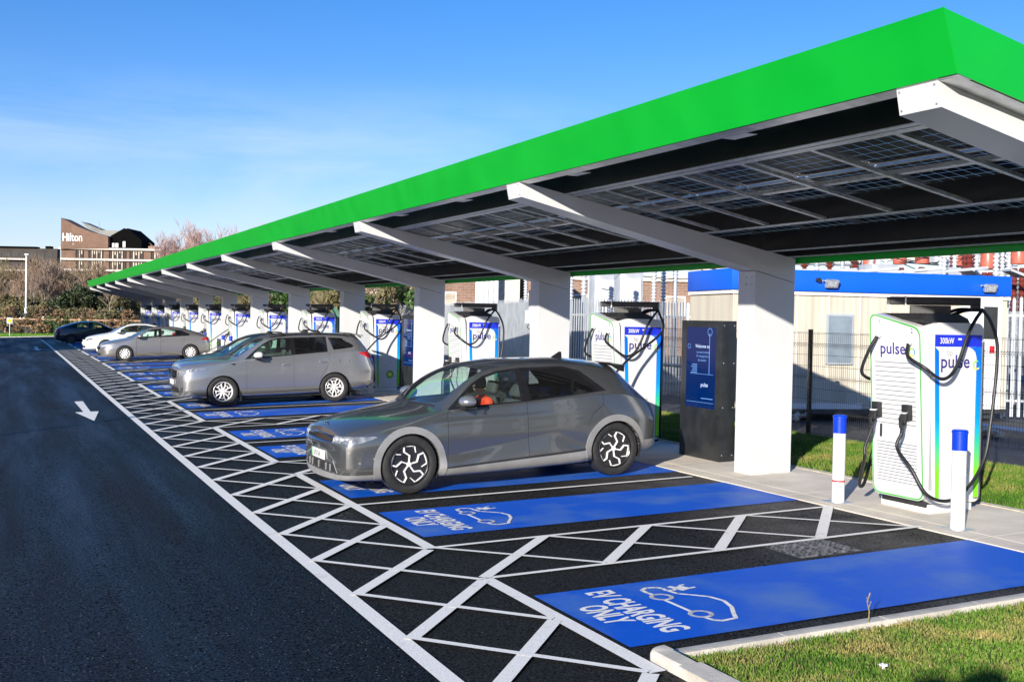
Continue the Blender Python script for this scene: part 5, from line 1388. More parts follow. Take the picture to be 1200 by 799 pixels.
# ---------------------------------------------------------------- saloons and liftback share one family of profiles
def saloon(paint, rim, kind):
    S = dict(L=4.47, axle_f=.90, axle_r=3.60, tyre_r=.33, rim_r=.215, rim=rim, track=.76, arch_r=.36, clad_w=0, paint=paint, cabin=(1.50, 1.85, 2.75, .5, .95), mirror=(1.50, 1.03),
        wiper_x=1.12, plate_txt='', handles=[(2.40, .84), (3.20, .88)], plates={'f': (0, .48, -1), 'r': (0, .60, 1)}, bulge_f=lambda z: .13, bulge_r=lambda z: .07, glass_rear='car_glass')
    S['z_top'] = cv([(0, .66), (.02, .73), (.1, .79), (.4, .87), (.8, .94), (1.1, .99), (1.4, 1.13), (1.8, 1.33), (2.1, 1.415), (2.5, 1.45), (2.9, 1.435), (3.4, 1.35), (3.9, 1.21), (4.25, 1.09), (4.38, 1.03), (4.44, .95), (4.47, .85)])
    S['z_rail'] = cv([(0, .62), (.02, .66), (.1, .72), (.4, .80), (.8, .87), (1.15, .935), (1.4, 1.07), (1.7, 1.24), (2.0, 1.345), (2.4, 1.39), (2.9, 1.375), (3.4, 1.28), (3.8, 1.16), (4.15, 1.04), (4.35, .97), (4.44, .90), (4.47, .82)])
    S['z_belt'] = cv([(0, .58), (.3, .70), (.8, .80), (1.3, .92), (2.4, .975), (3.3, 1.02), (3.8, 1.03), (4.2, .98), (4.47, .78)])
    S['z_mid'] = cv([(0, .46), (.8, .60), (2.4, .63), (4.47, .62)]); S['z_low'] = cv([(0, .30), (.8, .33), (3.5, .34), (4.47, .40)]); S['z_bot'] = cv([(0, .20), (.8, .18), (3.4, .19), (4.47, .30)])
    S['w_mid'] = cv([(0, .50), (.03, .61), (.1, .72), (.25, .82), (.5, .875), (.9, .90), (3.6, .90), (4.1, .87), (4.35, .80), (4.47, .66)])
    S['w_low'] = cv([(0, .48), (.03, .59), (.1, .71), (.25, .81), (.5, .86), (.9, .88), (3.6, .88), (4.1, .85), (4.35, .78), (4.47, .64)])
    S['w_bot'] = cv([(0, .45), (.1, .66), (.3, .78), (.9, .82), (3.6, .82), (4.2, .78), (4.47, .6)])
    S['w_belt'] = cv([(0, .47), (.03, .57), (.1, .68), (.25, .78), (.6, .84), (1.3, .86), (3.4, .86), (4.0, .82), (4.3, .76), (4.47, .62)])
    S['w_rail'] = cv([(0, .42), (.05, .50), (.25, .66), (.6, .73), (1.15, .76), (1.6, .70), (2.0, .63), (2.5, .605), (3.2, .595), (3.7, .60), (4.1, .66), (4.35, .68), (4.47, .56)])
    S['regions'] = [
        ('side_window', [(1.50, .985), (1.66, 1.12), (1.85, 1.235), (2.05, 1.305), (2.30, 1.335), (2.30, 1.01)], 'y', lambda c: abs(c.y) > .45 and c.z > .93),
        ('frame', [(1.38, .955), (1.66, 1.16), (1.85, 1.27), (2.05, 1.33), (2.4, 1.36), (2.85, 1.345), (3.3, 1.26), (3.62, 1.10), (3.55, 1.04), (2.4, 1.0)], 'y', lambda c: abs(c.y) > .45 and c.z > .92),
        ('side_window_rear', [(2.42, 1.015), (2.42, 1.335), (2.82, 1.32), (3.18, 1.245), (3.22, 1.05)], 'y', lambda c: abs(c.y) > .45 and c.z > .93),
        ('windscreen', [(1.13, 0), (1.16, .35), (1.24, .60), (1.32, .66), (1.6, .64), (1.95, .55), (1.93, 0), (1.95, -.55), (1.6, -.64), (1.32, -.66), (1.24, -.60), (1.16, -.35)], 'z', lambda c: c.z > .92),
        ('rear_window', [(3.1, -.48), (3.1, .48), (4.0, .54), (4.1, 0), (4.0, -.54)], 'z', lambda c: c.z > 1.05),
        ('lower_grille', [(-.45, .26), (.45, .26), (.42, .36), (-.42, .36)], 'x', lambda c: c.x < .3),
        ('headlight', [(.42, .60), (.76, .66), (.84, .75), (.70, .73), (.45, .68)], 'x', lambda c: c.x < .7 and c.y > 0),
        ('headlight', [(-.42, .60), (-.76, .66), (-.84, .75), (-.70, .73), (-.45, .68)], 'x', lambda c: c.x < .7 and c.y < 0),
        ('tail_light', [(4.10, .84), (4.14, .94), (4.6, .97), (4.6, .84)], 'y', lambda c: abs(c.y) > .40 and c.x > 4.0),
        ('seam', [(1.37, .26), (1.379, .26), (1.39, .94), (1.381, .94)], 'y', lambda c: abs(c.y) > .6),
        ('seam', [(2.36, .26), (2.369, .26), (2.369, 1.0), (2.36, 1.0)], 'y', lambda c: abs(c.y) > .6),
        ('seam', [(3.17, .5), (3.178, .5), (3.36, .85), (3.36, 1.02), (3.352, 1.02), (3.352, .855)], 'y', lambda c: abs(c.y) > .6)]
    S['order'] = {'hole': 9, 'side_window': 4, 'side_window_rear': 4, 'frame': 3, 'headlight': 5}
    if kind == 'electric': S['lamp_mat'] = 'lamp_dark'
    if kind == 'hatch':
        S['regions'].append(('grille', [(-.40, .50), (.40, .50), (.40, .62), (-.40, .62)], 'x', lambda c: c.x < .3))
    return S
Sh = saloon('paint_silver', 'cover10', 'hatch')
car(Sh, 'hatchback', 'silver grey sloping hatchback between the estate car and the white saloon', 'car', (3.82, 50.35, gz(3.62, 50)+.005), 0, 'cars charging in the marked bays')
Sw = saloon('paint_white', 'dark', 'electric')
Sw['L'] = 4.47
car(Sw, 'saloon', 'white saloon mostly hidden behind the silver hatchback', 'car', (3.82, 59.8, gz(3.7, 59.8)+.005), 0, 'cars charging in the marked bays')
Sn = saloon('paint_navy', 'dark', 'electric')
car(Sn, 'saloon', 'dark blue saloon reversed into the farthest bay, its red tail light to the left', 'car', (3.05+4.47, 75.9, gz(5, 75.6)+.005), PI, 'cars charging in the marked bays', pitch=-math.atan(SX))
St = saloon('paint_teal', 'cover10', 'hatch'); St['plates'] = {}
teal = car(St, 'hatchback', 'blue green car beside the grey estate car, only its bonnet and windscreen showing', 'car', (4.22, 30.9, gz(4.2, 31)+.005), 0, 'cars charging in the marked bays')
teal.scale = (1, 1, 1.1)
# cars beyond the rail fence, far off
def far_car(x, y, z, rz, paint, label, sc=1.0):
    S = saloon(paint, 'dark', 'electric'); c = car(S, 'parked_car', label, 'car', (x, y, z), rz, 'cars parked beyond the rail fence', pitch=0); return c
# ================================================================== SURROUNDINGS
FW = Vector((.41730, .90854, 0)); RT = Vector((.90872, -.41695, 0))
def far(t, d, z=0.0):
    """point at sideways slope t and distance d in front of the viewpoint, in metres"""
    q = FW*d+RT*(t*d); return Vector((q.x, q.y, z))
# ---- welded mesh fence along the bank
def mesh_fence(x, y0, y1, zb, h, label):
    t = thing('mesh_fence', label, 'fence', (x, y0, zb))
    n = max(1, round((y1-y0)/2.52)); w = (y1-y0)/n
    for k in range(n+1):
        mb = MB(); mb.box((-.03, k*w-.03, -.15), (.03, k*w+.03, h+.06)); mb.box((-.032, k*w-.032, h+.06), (.032, k*w+.032, h+.075)); mb.obj('post', 'black_gloss', t)
    for k in range(n):
        mb = MB(); r = .0028
        def wire(a, b_, r=r):
            a = Vector(a); b_ = Vector(b_)
            mb.tube([a, b_], r, 3, cap=False)
        yy = k*w+.05
        while yy < (k+1)*w-.03:
            for (za, zb_, xo) in ((.05, h, 0),): wire((-.04, yy, za), (-.04, yy, zb_))
            yy += .05
        for z in [.05+.2*i for i in range(int(h/.2)+1)]+[h]: wire((-.045, k*w, z), (-.045, (k+1)*w, z), .0035)
        for zc in (.45, 1.05, 1.62):      # pressed folds
            wire((-.075, k*w, zc), (-.075, (k+1)*w, zc), .003)
            yy = k*w+.05
            while yy < (k+1)*w-.03: mb.tube([(-.04, yy, zc-.05), (-.075, yy, zc), (-.04, yy, zc+.05)], r, 3, cap=False); yy += .05
        mb.obj('mesh_panel', 'dark_steel', t)
    return t
mesh_fence(13.25, -6.8, 21.0, .30, 1.83, 'dark green wire mesh fence on the grass bank behind the nearest charger')

# ---- cream cabin with a blue fascia
CA, CB = Vector((13.62, 18.84, 0)), Vector((20.0, 17.55, 0))
ex = (CB-CA).normalized(); ey = Vector((-ex.y, ex.x, 0)); cab_rz = math.atan2(ex.y, ex.x); CL = (CB-CA).length; CW = 2.3
t = thing('site_cabin', 'cream cabin with a blue fascia and two floodlights behind the mesh fence', 'cabin', (CA.x, CA.y, .30), cab_rz)
m, nt, b, out = new_mat('cabin_panel')
tc = N(nt, 'ShaderNodeTexCoord'); w = N(nt, 'ShaderNodeTexWave', Scale=2.2, Distortion=.0); w.bands_direction = 'X'; nt.links.new(tc.outputs['Object'], w.inputs['Vector'])
n1 = N(nt, 'ShaderNodeTexNoise', Scale=1.4, Detail=8.0); mp = N(nt, 'ShaderNodeMapping'); mp.inputs['Scale'].default_value = (3, 3, .35); nt.links.new(tc.outputs['Object'], mp.inputs[0]); nt.links.new(mp.outputs[0], n1.inputs['Vector'])
r = ramp(nt, n1.outputs[0], [(.35, (.48, .435, .35)), (.6, (.56, .52, .42))]); nt.links.new(r.outputs[0], b.inputs['Base Color']); b.inputs['Roughness'].default_value = .6
bp = N(nt, 'ShaderNodeBump', Strength=.25, Distance=.02); nt.links.new(w.outputs[0], bp.inputs['Height']); nt.links.new(bp.outputs[0], b.inputs['Normal'])
mb = MB(); mb.box((.02, .02, .20), (CL-.02, CW, 2.62)); mb.obj('wall', 'cabin_panel', t)
mb = MB()
for i in range(9): mb.box((.02+CL/9*i, .0, .2), (.03+CL/9*i, .02, 2.62))
mb.obj('wall_joint', 'pale_trim', t)
mb = MB(); mb.box((-.04, -.04, 2.68), (CL+.04, CW+.04, 3.12), bev=.008); mb.obj('fascia', 'blue_fascia', t)
mb = MB(); mb.box((-.03, -.03, 2.60), (CL+.03, CW+.03, 2.665)); mb.obj('fascia_trim', 'pale_trim', t)
mb = MB(); mb.box((-.0, -.0, .12), (CL, CW, .22)); 
for xx in (.4, 2.4, 4.4, 6.0): mb.box((xx, .1, 0), (xx+.3, CW-.1, .12))
mb.obj('base_frame', 'dark_steel', t)
mb = MB(); mb.box((1.15, -.01, .22), (3.0, .03, .34)); mb.box((3.4, -.01, .22), (5.2, .03, .34)); mb.obj('base_strip', 'white_satin', t)  # two white strips along the foot of the long wall
mb = MB(); mb.box((2.13, -.03, 1.16), (2.75, .01, 2.22)); wf = mb.obj('window', 'frame_grey', t)
mb = MB(); mb.box((2.17, -.036, 1.2), (2.71, -.028, 2.18)); mb.obj('shutter', 'shutter_grey', wf)
mb = MB(); mb.box((5.35, -.05, .22), (6.32, .0, 2.60)); dr = mb.obj('door_frame', 'white_satin', t)
mb = MB(); mb.box((5.48, -.062, .85), (5.80, -.048, 2.0)); mb.box((5.86, -.062, 1.75), (6.2, -.048, 2.45)); mb.obj('pane', 'dark_window', dr)
mb = MB(); mb.box((6.02, -.066, 1.45), (6.14, -.05, 1.60)); mb.obj('notice', 'red_band', dr)
for i, xx in enumerate((2.15, 5.93)):
    lt = thing('floodlight', ['small aluminium floodlight on the blue cabin fascia, left of the two', 'small aluminium floodlight near the right end of the blue cabin fascia'][i], 'floodlight',
               tuple(CA+ex*xx-ey*.05+Vector((0, 0, 3.20))), cab_rz, 'floodlights on the cabin')
    mb = MB(); M = Matrix.Rotation(R(28), 4, 'X'); mb.box((-.14, -.16, -.08), (.14, -.09, .09), M=M, bev=.01)
    for k in range(6): mb.box((-.12+.045*k, -.09, -.07), (-.11+.045*k, -.06, .08), M=M)
    mb.obj('housing', 'galv', lt)
    mb = MB(); mb.box((-.10, -.168, -.05), (.10, -.158, .06), M=M); mb.obj('lens', 'lamp_clear', lt)
    mb = MB(); mb.tube([(-.16, 0, 0), (-.16, -.12, 0)], .012, 6); mb.tube([(.16, 0, 0), (.16, -.12, 0)], .012, 6); mb.box((-.17, -.012, -.02), (.17, .0, .02)); mb.obj('bracket', 'galv', lt)
    if i == 0: mb = MB(); mb.cyl((-.28, -.10, .02), (-.28, -.01, .02), .045, 12); mb.obj('sensor', 'black_plastic', lt)

# ---- galvanised palisade fences
def palisade(pts, h, zb, label, sheet_=False, pitch=.15):
    a0 = Vector(pts[0]+(0,)); t = thing('palisade_fence', label, 'fence', (a0.x, a0.y, zb), group=None)
    pales = MB(); rails = MB(); posts = MB()
    for a, b_ in zip(pts[:-1], pts[1:]):
        a = Vector(a+(0,))-a0; b_ = Vector(b_+(0,))-a0; L = (b_-a).length; d = (b_-a)/L; n = Vector((-d.y, d.x, 0))
        M = Matrix(((d.x, n.x, 0, a.x), (d.y, n.y, 0, a.y), (0, 0, 1, 0), (0, 0, 0, 1)))
        k = 0.0
        wd = .07
        while k < L-.05:
            hh = h+random.uniform(-.02, .02)
            pales.prism([(k, .02), (k+wd, .02), (k+wd, hh-.08), (k+wd*.75, hh-.02), (k+wd*.62, hh-.06), (k+wd*.5, hh), (k+wd*.38, hh-.06), (k+wd*.25, hh-.02), (k, hh-.08)], 'y', -.004, .004, 0, M)
            k += pitch
        for z in (.35, h-.45): rails.box((0, .01, z), (L, .055, z+.05), 0, M)
        k = 0
        while k < L: q = MB(); q.box((k-.03, .06, -.2), (k+.03, .14, h-.1), 0, M); q.obj('post', 'galv', t); k += 2.75
        if sheet_: 
            kk = 0
            while kk < L: pales.box((kk+.01, -.012, .1), (min(L, kk+1.18), -.006, h-.12), 0, M); kk += 1.2
    pales.obj('pale', 'galv_light', t)['kind'] = 'stuff'; rails.obj('rail', 'galv', t)
    return t
simple('galv_light', (.44, .47, .50), .5, metal=.2, var=.12, scale=3)
palisade([(18.5, 60), (16.9, 43), (13.9, 28.6)], 2.6, .3, 'pale sheeted steel fence running away behind the third charger', True)
palisade([(13.9, 28.4), (13.6, 24.2), (17.2, 25.9), (21.5, 21.6)], 2.55, .3, 'pale grey palisade fence between the totem and the second charger, left of the cabin')
palisade([(20.3, 17.9), (24.5, 15.2), (30, 11)], 2.7, .3, 'grey palisade fence to the right of the cabin end')
# hose, cable drum and rubble beyond the fence
t = thing('hose', 'white flexible hose lying in loops beyond the mesh fence at the right edge', 'hose', (15.5, 14.0, .33))
mb = MB(); mb.tube(bez([(-1.2, 1.6, .62), (-.3, .9, .4), (.5, .5, .22), (1.6, -.2, .1), (3.2, -1.0, .05), (4.8, -1.9, .05)], 10), .035, 8); mb.obj('tubing', 'white_satin', t)
t = thing('hose', 'white flexible hose on the ground behind the second charger', 'hose', (14.2, 19.9, .33))
mb = MB(); mb.tube(bez([(-.8, 1.4, 1.0), (-.3, 1.0, .95), (.1, .6, .75), (-.2, .2, .35), (.3, -.4, .25), (1.0, -.9, .3)], 10), .035, 8)
mb.obj('tubing', 'white_satin', t)
def rubble(loc, n, rad, label):
    t = MB()
    for i in range(n):
        a = random.uniform(0, 2*PI); rr = rad*math.sqrt(random.random()); s_ = random.uniform(.03, .12)
        M = Matrix.Translation((rr*math.cos(a)*1.6, rr*math.sin(a), s_*.4+random.uniform(0, .06))) @ Matrix.Rotation(random.uniform(0, 6), 4, Vector((random.random(), random.random(), 1)))
        t.box((-s_, -s_*.7, -s_*.4), (s_, s_*.7, s_*.4), 0, M)
    o = t.obj('rubble', 'kerb_stone', loc=loc, smooth=0); tag(o, label, 'rubble')
rubble((14.6, 18.9, .3), 70, .55, 'heap of pale rubble beyond the fence between the totem and the second charger')
rubble((16.2, 15.2, .3), 60, .5, 'low heap of grey rubble on the dark ground in front of the cabin')
rubble((19.5, 12.6, .3), 60, .8, 'scatter of pale rubble on the dark ground right of the nearest charger')

# ---- substation behind
def substation_unit(loc, kind, label, s=1.0, rz=0.0):
    t = thing('substation_equipment', label, 'substation equipment', loc, rz, 'electrical equipment behind the fences')
    if kind == 'red_can':
        mb = MB(); 
        for dx in (-.12, .12): mb.lathe([(.07+.03*(i % 2), 2.7+.07*i) for i in range(19)], 10, M=Matrix.Translation((dx, 0, 0)))
        mb.obj('column', 'rust_insulator', t)
        mb = MB(); mb.box((-.2, -.06, 2.6), (.2, .06, 2.7)); mb.box((-.05, -.05, 0), (.05, .05, 2.6)); mb.obj('support', 'galv', t)
        mb = MB(); mb.lathe([(0, 4.05), (.21, 4.07), (.22, 4.12), (.22, 4.6), (.19, 4.66), (0, 4.68)], 18); mb.obj('tank', 'red_insulator', t)
        mb = MB(); mb.lathe([(.03, 4.7), (.09, 4.72), (.03, 4.78), (.09, 4.82), (.03, 4.9), (.02, 5.1)], 10); mb.obj('terminal', 'porcelain_grey', t)
    elif kind == 'insulator':
        mb = MB(); mb.box((-.05, -.05, 0), (.05, .05, 2.7)); mb.obj('support', 'galv_light', t)
        mb = MB(); mb.lathe([((.04 if i % 2 else .10), 2.7+.055*i) for i in range(30)], 12); mb.obj('insulator', 'porcelain_grey', t)
        mb = MB(); mb.lathe([(0, 4.3), (.08, 4.32), (.08, 4.45), (0, 4.5)], 12); mb.obj('cap', 'galv', t)
    elif kind == 'box':
        mb = MB(); mb.box((-.45, -.4, 0), (.45, .4, 4.1), bev=.03); mb.obj('casing', 'galv_light', t)
        mb = MB(); mb.box((-.35, -.43, .5), (.35, -.4, 3.8)); mb.obj('door', 'porcelain_grey', t)
        mb = MB()
        for dx in (-.25, 0, .25): mb.lathe([((.04 if i % 2 else .10), 4.1+.06*i) for i in range(12)], 10, M=Matrix.Translation((dx, 0, 0)))
        mb.obj('bushing', 'porcelain_grey', t)
    elif kind == 'transformer':
        mb = MB(); mb.box((-1.3, -.8, .2), (1.3, .8, 3.3), bev=.04); mb.obj('tank', 'galv_light', t)
        mb = MB()
        for i in range(14): mb.box((-1.25+.19*i, -1.1, .5), (-1.20+.19*i, -.82, 3.0))
        mb.obj('radiator', 'galv', t)
        mb = MB()
        for dx in (-.8, 0, .8): mb.lathe([((.05 if i % 2 else .14), 3.3+.07*i) for i in range(20)], 12, M=Matrix.Translation((dx, 0, 0)))
        mb.obj('bushing', 'rust_insulator', t)
        mb = MB(); mb.cyl((-1.2, .3, 3.75), (1.2, .3, 3.75), .28, 16); mb.obj('conservator', 'porcelain_grey', t)
    elif kind == 'gantry':
        mb = MB()
        for dx in (-2.4, 2.4):
            for a, b_ in ((-.15, -.15), (.15, -.15), (.15, .15), (-.15, .15)): mb.box((dx+a-.025, b_-.025, 0), (dx+a+.025, b_+.025, 4.7))
            for i in range(10): mb.tube([(dx-.15, -.15, .45*i), (dx+.15, -.15, .45*(i+1))], .015, 4); mb.tube([(dx+.15, -.15, .45*i), (dx-.15, -.15, .45*(i+1))], .015, 4)
        mb.obj('leg', 'galv_light', t)
        mb = MB(); mb.box((-2.9, -.18, 4.25), (2.9, .18, 4.6)); mb.obj('crossbeam', 'kerb_stone', t)
        mb = MB()
        for dx in (-2, -1, 0, 1, 2): mb.lathe([((.04 if i % 2 else .11), 4.6+.06*i) for i in range(9)], 10, M=Matrix.Translation((dx, 0, 0)))
        mb.obj('insulator', 'porcelain_grey', t)
    elif kind == 'busbar':
        mb = MB(); mb.box((-1.1, -.25, 3.35), (1.2, .25, 3.42), M=Matrix.Rotation(R(-6), 4, 'Y')); mb.box((1.25, -.25, 3.4), (1.7, .25, 3.46), M=Matrix.Rotation(R(20), 4, 'Y') @ Matrix.Translation((-1.1, 0, .3))); mb.obj('cover', 'galv_light', t)
        mb = MB(); mb.box((-.05, -.05, 0), (.05, .05, 3.3)); mb.obj('support', 'galv', t)
    if s != 1: t.scale = (s, s, s)
    return t
def near_px(px, d, z=.3): return tuple(far((px-600)/1300.5, d, z))
k = 0
for px, d, s_ in ((1016, 40, 1.0), (1052, 36, .98), (1078, 34, .96), (1119, 37, .98), (1131, 30, 1.0), (1155, 30, .88), (1191, 29, .90), (1215, 30, .95)):
    substation_unit(near_px(px, d), 'red_can', '%s orange red canister from the left above the blue cabin fascia' % ['first', 'second', 'third', 'fourth', 'fifth', 'sixth', 'seventh', 'eighth'][k], s_, .3*k); k += 1
for i, (px, d) in enumerate(((1035, 33), (1104, 31), (1142, 33), (955, 35), (985, 37), (1172, 33), (668, 36), (683, 33), (765, 34), (776, 35), (790, 36), (615, 44), (628, 45), (1165, 27), (1180, 31))):
    substation_unit(near_px(px, d), 'insulator', 'ribbed porcelain insulator on a steel post, %s' % ['just right of the first orange canister', 'right of the third orange canister', 'left of the sixth orange canister', 'above the left end of the long blue fascia', 'left of the first orange canister', 'right of the sixth orange canister', 'beside the nearest white column, left of a pair', 'beside the nearest white column, right of a pair', 'left one of three above the palisade', 'middle one of three above the palisade', 'right one of three above the palisade', 'left of the second column, first', 'left of the second column, next', 'above the right end of the blue fascia', 'just beyond the right end of the cabin'][i], .92+.03*(i % 4))
for i, (px, d) in enumerate(((705, 40), (735, 38), (1027, 31), (1108, 32))):
    substation_unit(near_px(px, d), 'box', ['pale cabinet between the first column and the cabin, left one', 'pale cabinet just left of the cabin, behind the palisade', 'white cabinet with bushings above the left part of the blue fascia', 'white cabinet with bushings above the right part of the blue fascia'][i], .9, cab_rz)
for i, (px, d) in enumerate(((962, 30), (1010, 29), (1062, 28.5), (1112, 28))):
    substation_unit(near_px(px, d), 'busbar', ['leftmost', 'second', 'third', 'rightmost'][i]+' of the grey sloping covers just above the blue cabin fascia', 1.0, -.4)
substation_unit(near_px(760, 44), 'gantry', 'lattice gantry with a concrete coloured beam above the palisade fence', .95, -.42)
substation_unit(near_px(1075, 46), 'gantry', 'lattice gantry seen above the cabin roof', 1.1, -.42)
substation_unit(near_px(970, 44), 'transformer', 'grey transformer with cooling fins above the left half of the cabin', 1.25, -.42)
substation_unit(near_px(1140, 42), 'transformer', 'grey transformer with cooling fins above the right end of the cabin', 1.25, -.42)
t = thing('overhead_wires', 'thin sagging wires strung between the substation posts above the cabin', 'wires', near_px(1000, 34))
mb = MB(); random.seed(3)
for i in range(16):
    a = Vector(near_px(random.uniform(640, 1210), random.uniform(32, 42), random.uniform(3.9, 5.1))); b_ = Vector(near_px(random.uniform(640, 1230), random.uniform(32, 42), random.uniform(3.8, 5.4)))
    if (a-b_).length > 14: b_ = a+(b_-a).normalized()*random.uniform(5, 12)
    mid = (a+b_)/2-Vector((0, 0, random.uniform(.2, .7))); o = Vector(t.location)
    mb.tube([v-o for v in bez([a, mid, b_], 6)], .018, 4)
mb.obj('wire', 'dark_steel', t)
t = thing('lamp_standard', 'thin pale post with a small yellow marker above the palisade fence', 'post', near_px(790, 31))
mb = MB(); mb.cyl((0, 0, 0), (0, 0, 3.9), .05, 8); mb.obj('post', 'galv_light', t); mb = MB(); mb.box((-.13, -.05, 3.62), (.13, .05, 3.82)); mb.obj('marker', 'logo_yellow', t)

# ---- buildings
brick('brick_brown', (.22, .12, .08), (.27, .16, .11), (.30, .26, .22))
brick('brick_hotel', (.15, .08, .05), (.18, .10, .068), (.2, .15, .12))
brick('brick_dark', (.035, .027, .023), (.05, .038, .032), (.06, .055, .05))
simple('stone_band', (.62, .56, .50), .8, var=.06, scale=.5)
simple('curtain', (.45, .38, .30), .6, var=.5, scale=.7)
simple('roof_grey', (.20, .20, .18), .8, var=.2, scale=.3)
simple('roof_and_shade_black', (.004, .004, .004), .95, spec=.05)  # near-black; carries the shade of the recessed hotel gable in its colour
def building(name, label, loc, rz, L, D, Hh, wall, rows, cols, win=(1.1, 1.3), band=None, roof='roof_grey', pitch=0.0, win_mat='dark_window', base=1.0, storey=3.0):
    t = thing(name, label, 'building', loc, rz)
    mb = MB(); mb.box((0, 0, 0), (L, D, Hh)); mb.obj('wall', wall, t)
    mb = MB()
    if pitch: mb.prism([(-.3, Hh), (D/2, Hh+pitch), (D+.3, Hh)], 'x', -.3, L+.3)
    else: mb.box((-.15, -.15, Hh), (L+.15, D+.15, Hh+.25))
    mb.obj('roof', roof, t)
    for r_ in range(rows):
        z = base+storey*r_
        for c in range(cols):
            x = L*(c+.5)/cols
            f = MB(); f.box((x-win[0]/2, -.04, z), (x+win[0]/2, .05, z+win[1])); fo = f.obj('window', 'porcelain_grey', t)
            g = MB(); g.box((x-win[0]/2+.07, -.06, z+.07), (x-.02, -.045, z+win[1]-.07)); g.box((x+.02, -.06, z+.07), (x+win[0]/2-.07, -.045, z+win[1]-.07)); g.obj('pane', win_mat, fo)
    if band:
        for z in band: mb = MB(); mb.box((-.12, -.14, z), (L+.12, D+.12, z+.35)); mb.obj('band', 'stone_band', t)
    return t
rzf = math.atan2(RT.y, RT.x)
def P(px, d, z=0): return tuple(far((px-600)/1300.5, d, z))
building('brick_building', 'low brown brick building beyond the palisade fence and the substation', P(440, 62, .3), rzf, 23, 8, 4.2, 'brick_brown', 1, 9, (1.3, 1.2), roof='kerb_stone', win_mat='curtain', base=2.2)
# white profiled metal building
t = thing('clad_building', 'white ribbed metal building between the third and fourth white columns', 'building', P(556, 50, .3), rzf)
mb = MB(); mb.box((0, 0, 0), (1.05, 5, 6.0)); mb.obj('wall', 'galv_light', t)
mb = MB()
for i in range(5): mb.box((.03+.22*i, -.05, 0), (.14+.22*i, 0, 6.0))
mb.obj('cladding_rib', 'white_satin', t)
mb = MB(); mb.box((1.06, .6, 0), (2.0, 5, 6.0)); mb.obj('side_wall', 'kerb_stone', t)
mb = MB(); mb.box((2.0, .4, 0), (2.35, 4, 5.6)); mb.obj('dark_gap', 'roof_and_shade_black', t)  # solid near-black box filling the gap beside the side wall
building('green_hut', 'dark green metal hut behind the fifth charger', P(388, 48, .2), rzf, 1.0, 2, 2.6, 'hut_green' if 'hut_green' in MATS else simple('hut_green', (.0, .10, .06), .5).name, 0, 0)
building('brick_house', 'brown brick block with pale windows glimpsed between the farther columns', P(455, 75, .3), rzf, 3.6, 8, 7.5, 'brick_brown', 2, 2, (.9, 1.2), roof='kerb_stone', win_mat='dark_window', base=1.8)
building('low_building', 'low white roofed building beyond the far end of the canopy', P(128, 150, 1.0), rzf, 8.5, 8, 2.4, 'brick_dark', 1, 3, (1.6, 1.2), roof='stone_band', win_mat='dark_window', base=.6)

# hotel: brown brick, pale bands, swept gable
hd = 317.0; s_ = hd/1300.5
t = thing('hotel_building', 'big brown brick hotel with pale floor bands and white lettering on its swept gable', 'hotel', P(70.5, hd, 0), rzf)
U = lambda px: (px-70.5)*s_
Z = lambda y, px=100: 2.3+(361.2+.01945*(px-3)-y)*s_
mb = MB(); mb.box((0, 0, 0), (U(250), 14, Z(291, 130))); mb.obj('wall', 'brick_hotel', t)
gx0, gx1 = U(72), U(127)
curve = [(gx0, Z(256, 72)), (U(80), Z(260, 80)), (U(92), Z(266.5, 92)), (U(106), Z(272, 106)), (gx1, Z(277.5, 127)), (gx1, Z(291.5, 127)), (gx0, Z(292, 72))]
mb = MB(); mb.prism(curve, 'y', -1.2, 6.0); mb.obj('gable_wall', 'brick_hotel', t)
mb = MB(); mb.prism([(U(83), Z(257.5, 83)), (U(96), Z(263, 96)), (U(108), Z(268, 108)), (U(141), Z(269, 141)), (U(128), Z(277, 128)), (U(106), Z(271.5, 106)), (U(92), Z(266, 92))], 'y', 6.2, 13.5); mb.obj('roof', 'roof_grey', t)
mb = MB(); mb.prism([(U(127.3), Z(276.5, 127)), (U(143), Z(267.5, 143)), (U(145), Z(269, 145)), (U(147), Z(267.5, 147)), (U(164), Z(282, 164)), (U(164), Z(291, 164)), (U(127.3), Z(291, 127))], 'y', .5, 12); gb = mb.obj('shaded_gable', 'roof_and_shade_black', t)  # gable's shade painted in as a near-black colour
mb = MB()
for px in (129, 133.5): mb.box((U(px), .3, Z(290, 130)), (U(px+3.2), .5, Z(285, 130)))
mb.box((U(142), .3, Z(290, 142)), (U(145), .5, Z(283, 142))); mb.obj('window', 'porcelain_grey', gb)
for px in (156, 171, 195): mb = MB(); mb.box((U(px), 1, Z(291, px)), (U(px+8), 5, Z(288.3, px))); mb.obj('chimney', 'brick_brown', t)
for yb in (292.2, 304.8, 317.2, 329.8, 342):
    mb = MB(); mb.box((-.5, -.9, Z(yb+1.1, 130)), (U(251), 0, Z(yb-1.1, 130))); mb.obj('band', 'stone_band', t)
strips = [(88, 96), (103, 119), (127, 146), (151, 166), (176, 196), (201, 222), (228, 246)]
for (ya, yb) in ((294.5, 303), (307, 315.5), (319.5, 328), (332, 340)):
    for (a, c) in strips:
        f = MB(); f.box((U(a), -.12, Z(yb, 130)), (U(c), .1, Z(ya, 130))); fo = f.obj('window', 'curtain', t)
        g = MB(); n = int((c-a)/2.6)
        for i in range(n+1): xx = U(a+(c-a)*i/n); g.box((xx-.12, -.3, Z(yb, 130)), (xx+.12, -.125, Z(ya, 130)))
        for i in range(0, n, 2): g.box((U(a+(c-a)*(i+.2)/n), -.16, Z(yb, 130)), (U(a+(c-a)*(i+.75)/n), -.125, Z(ya+2*(i % 3), 130)))
        g.obj('mullion', 'brick_dark', fo)
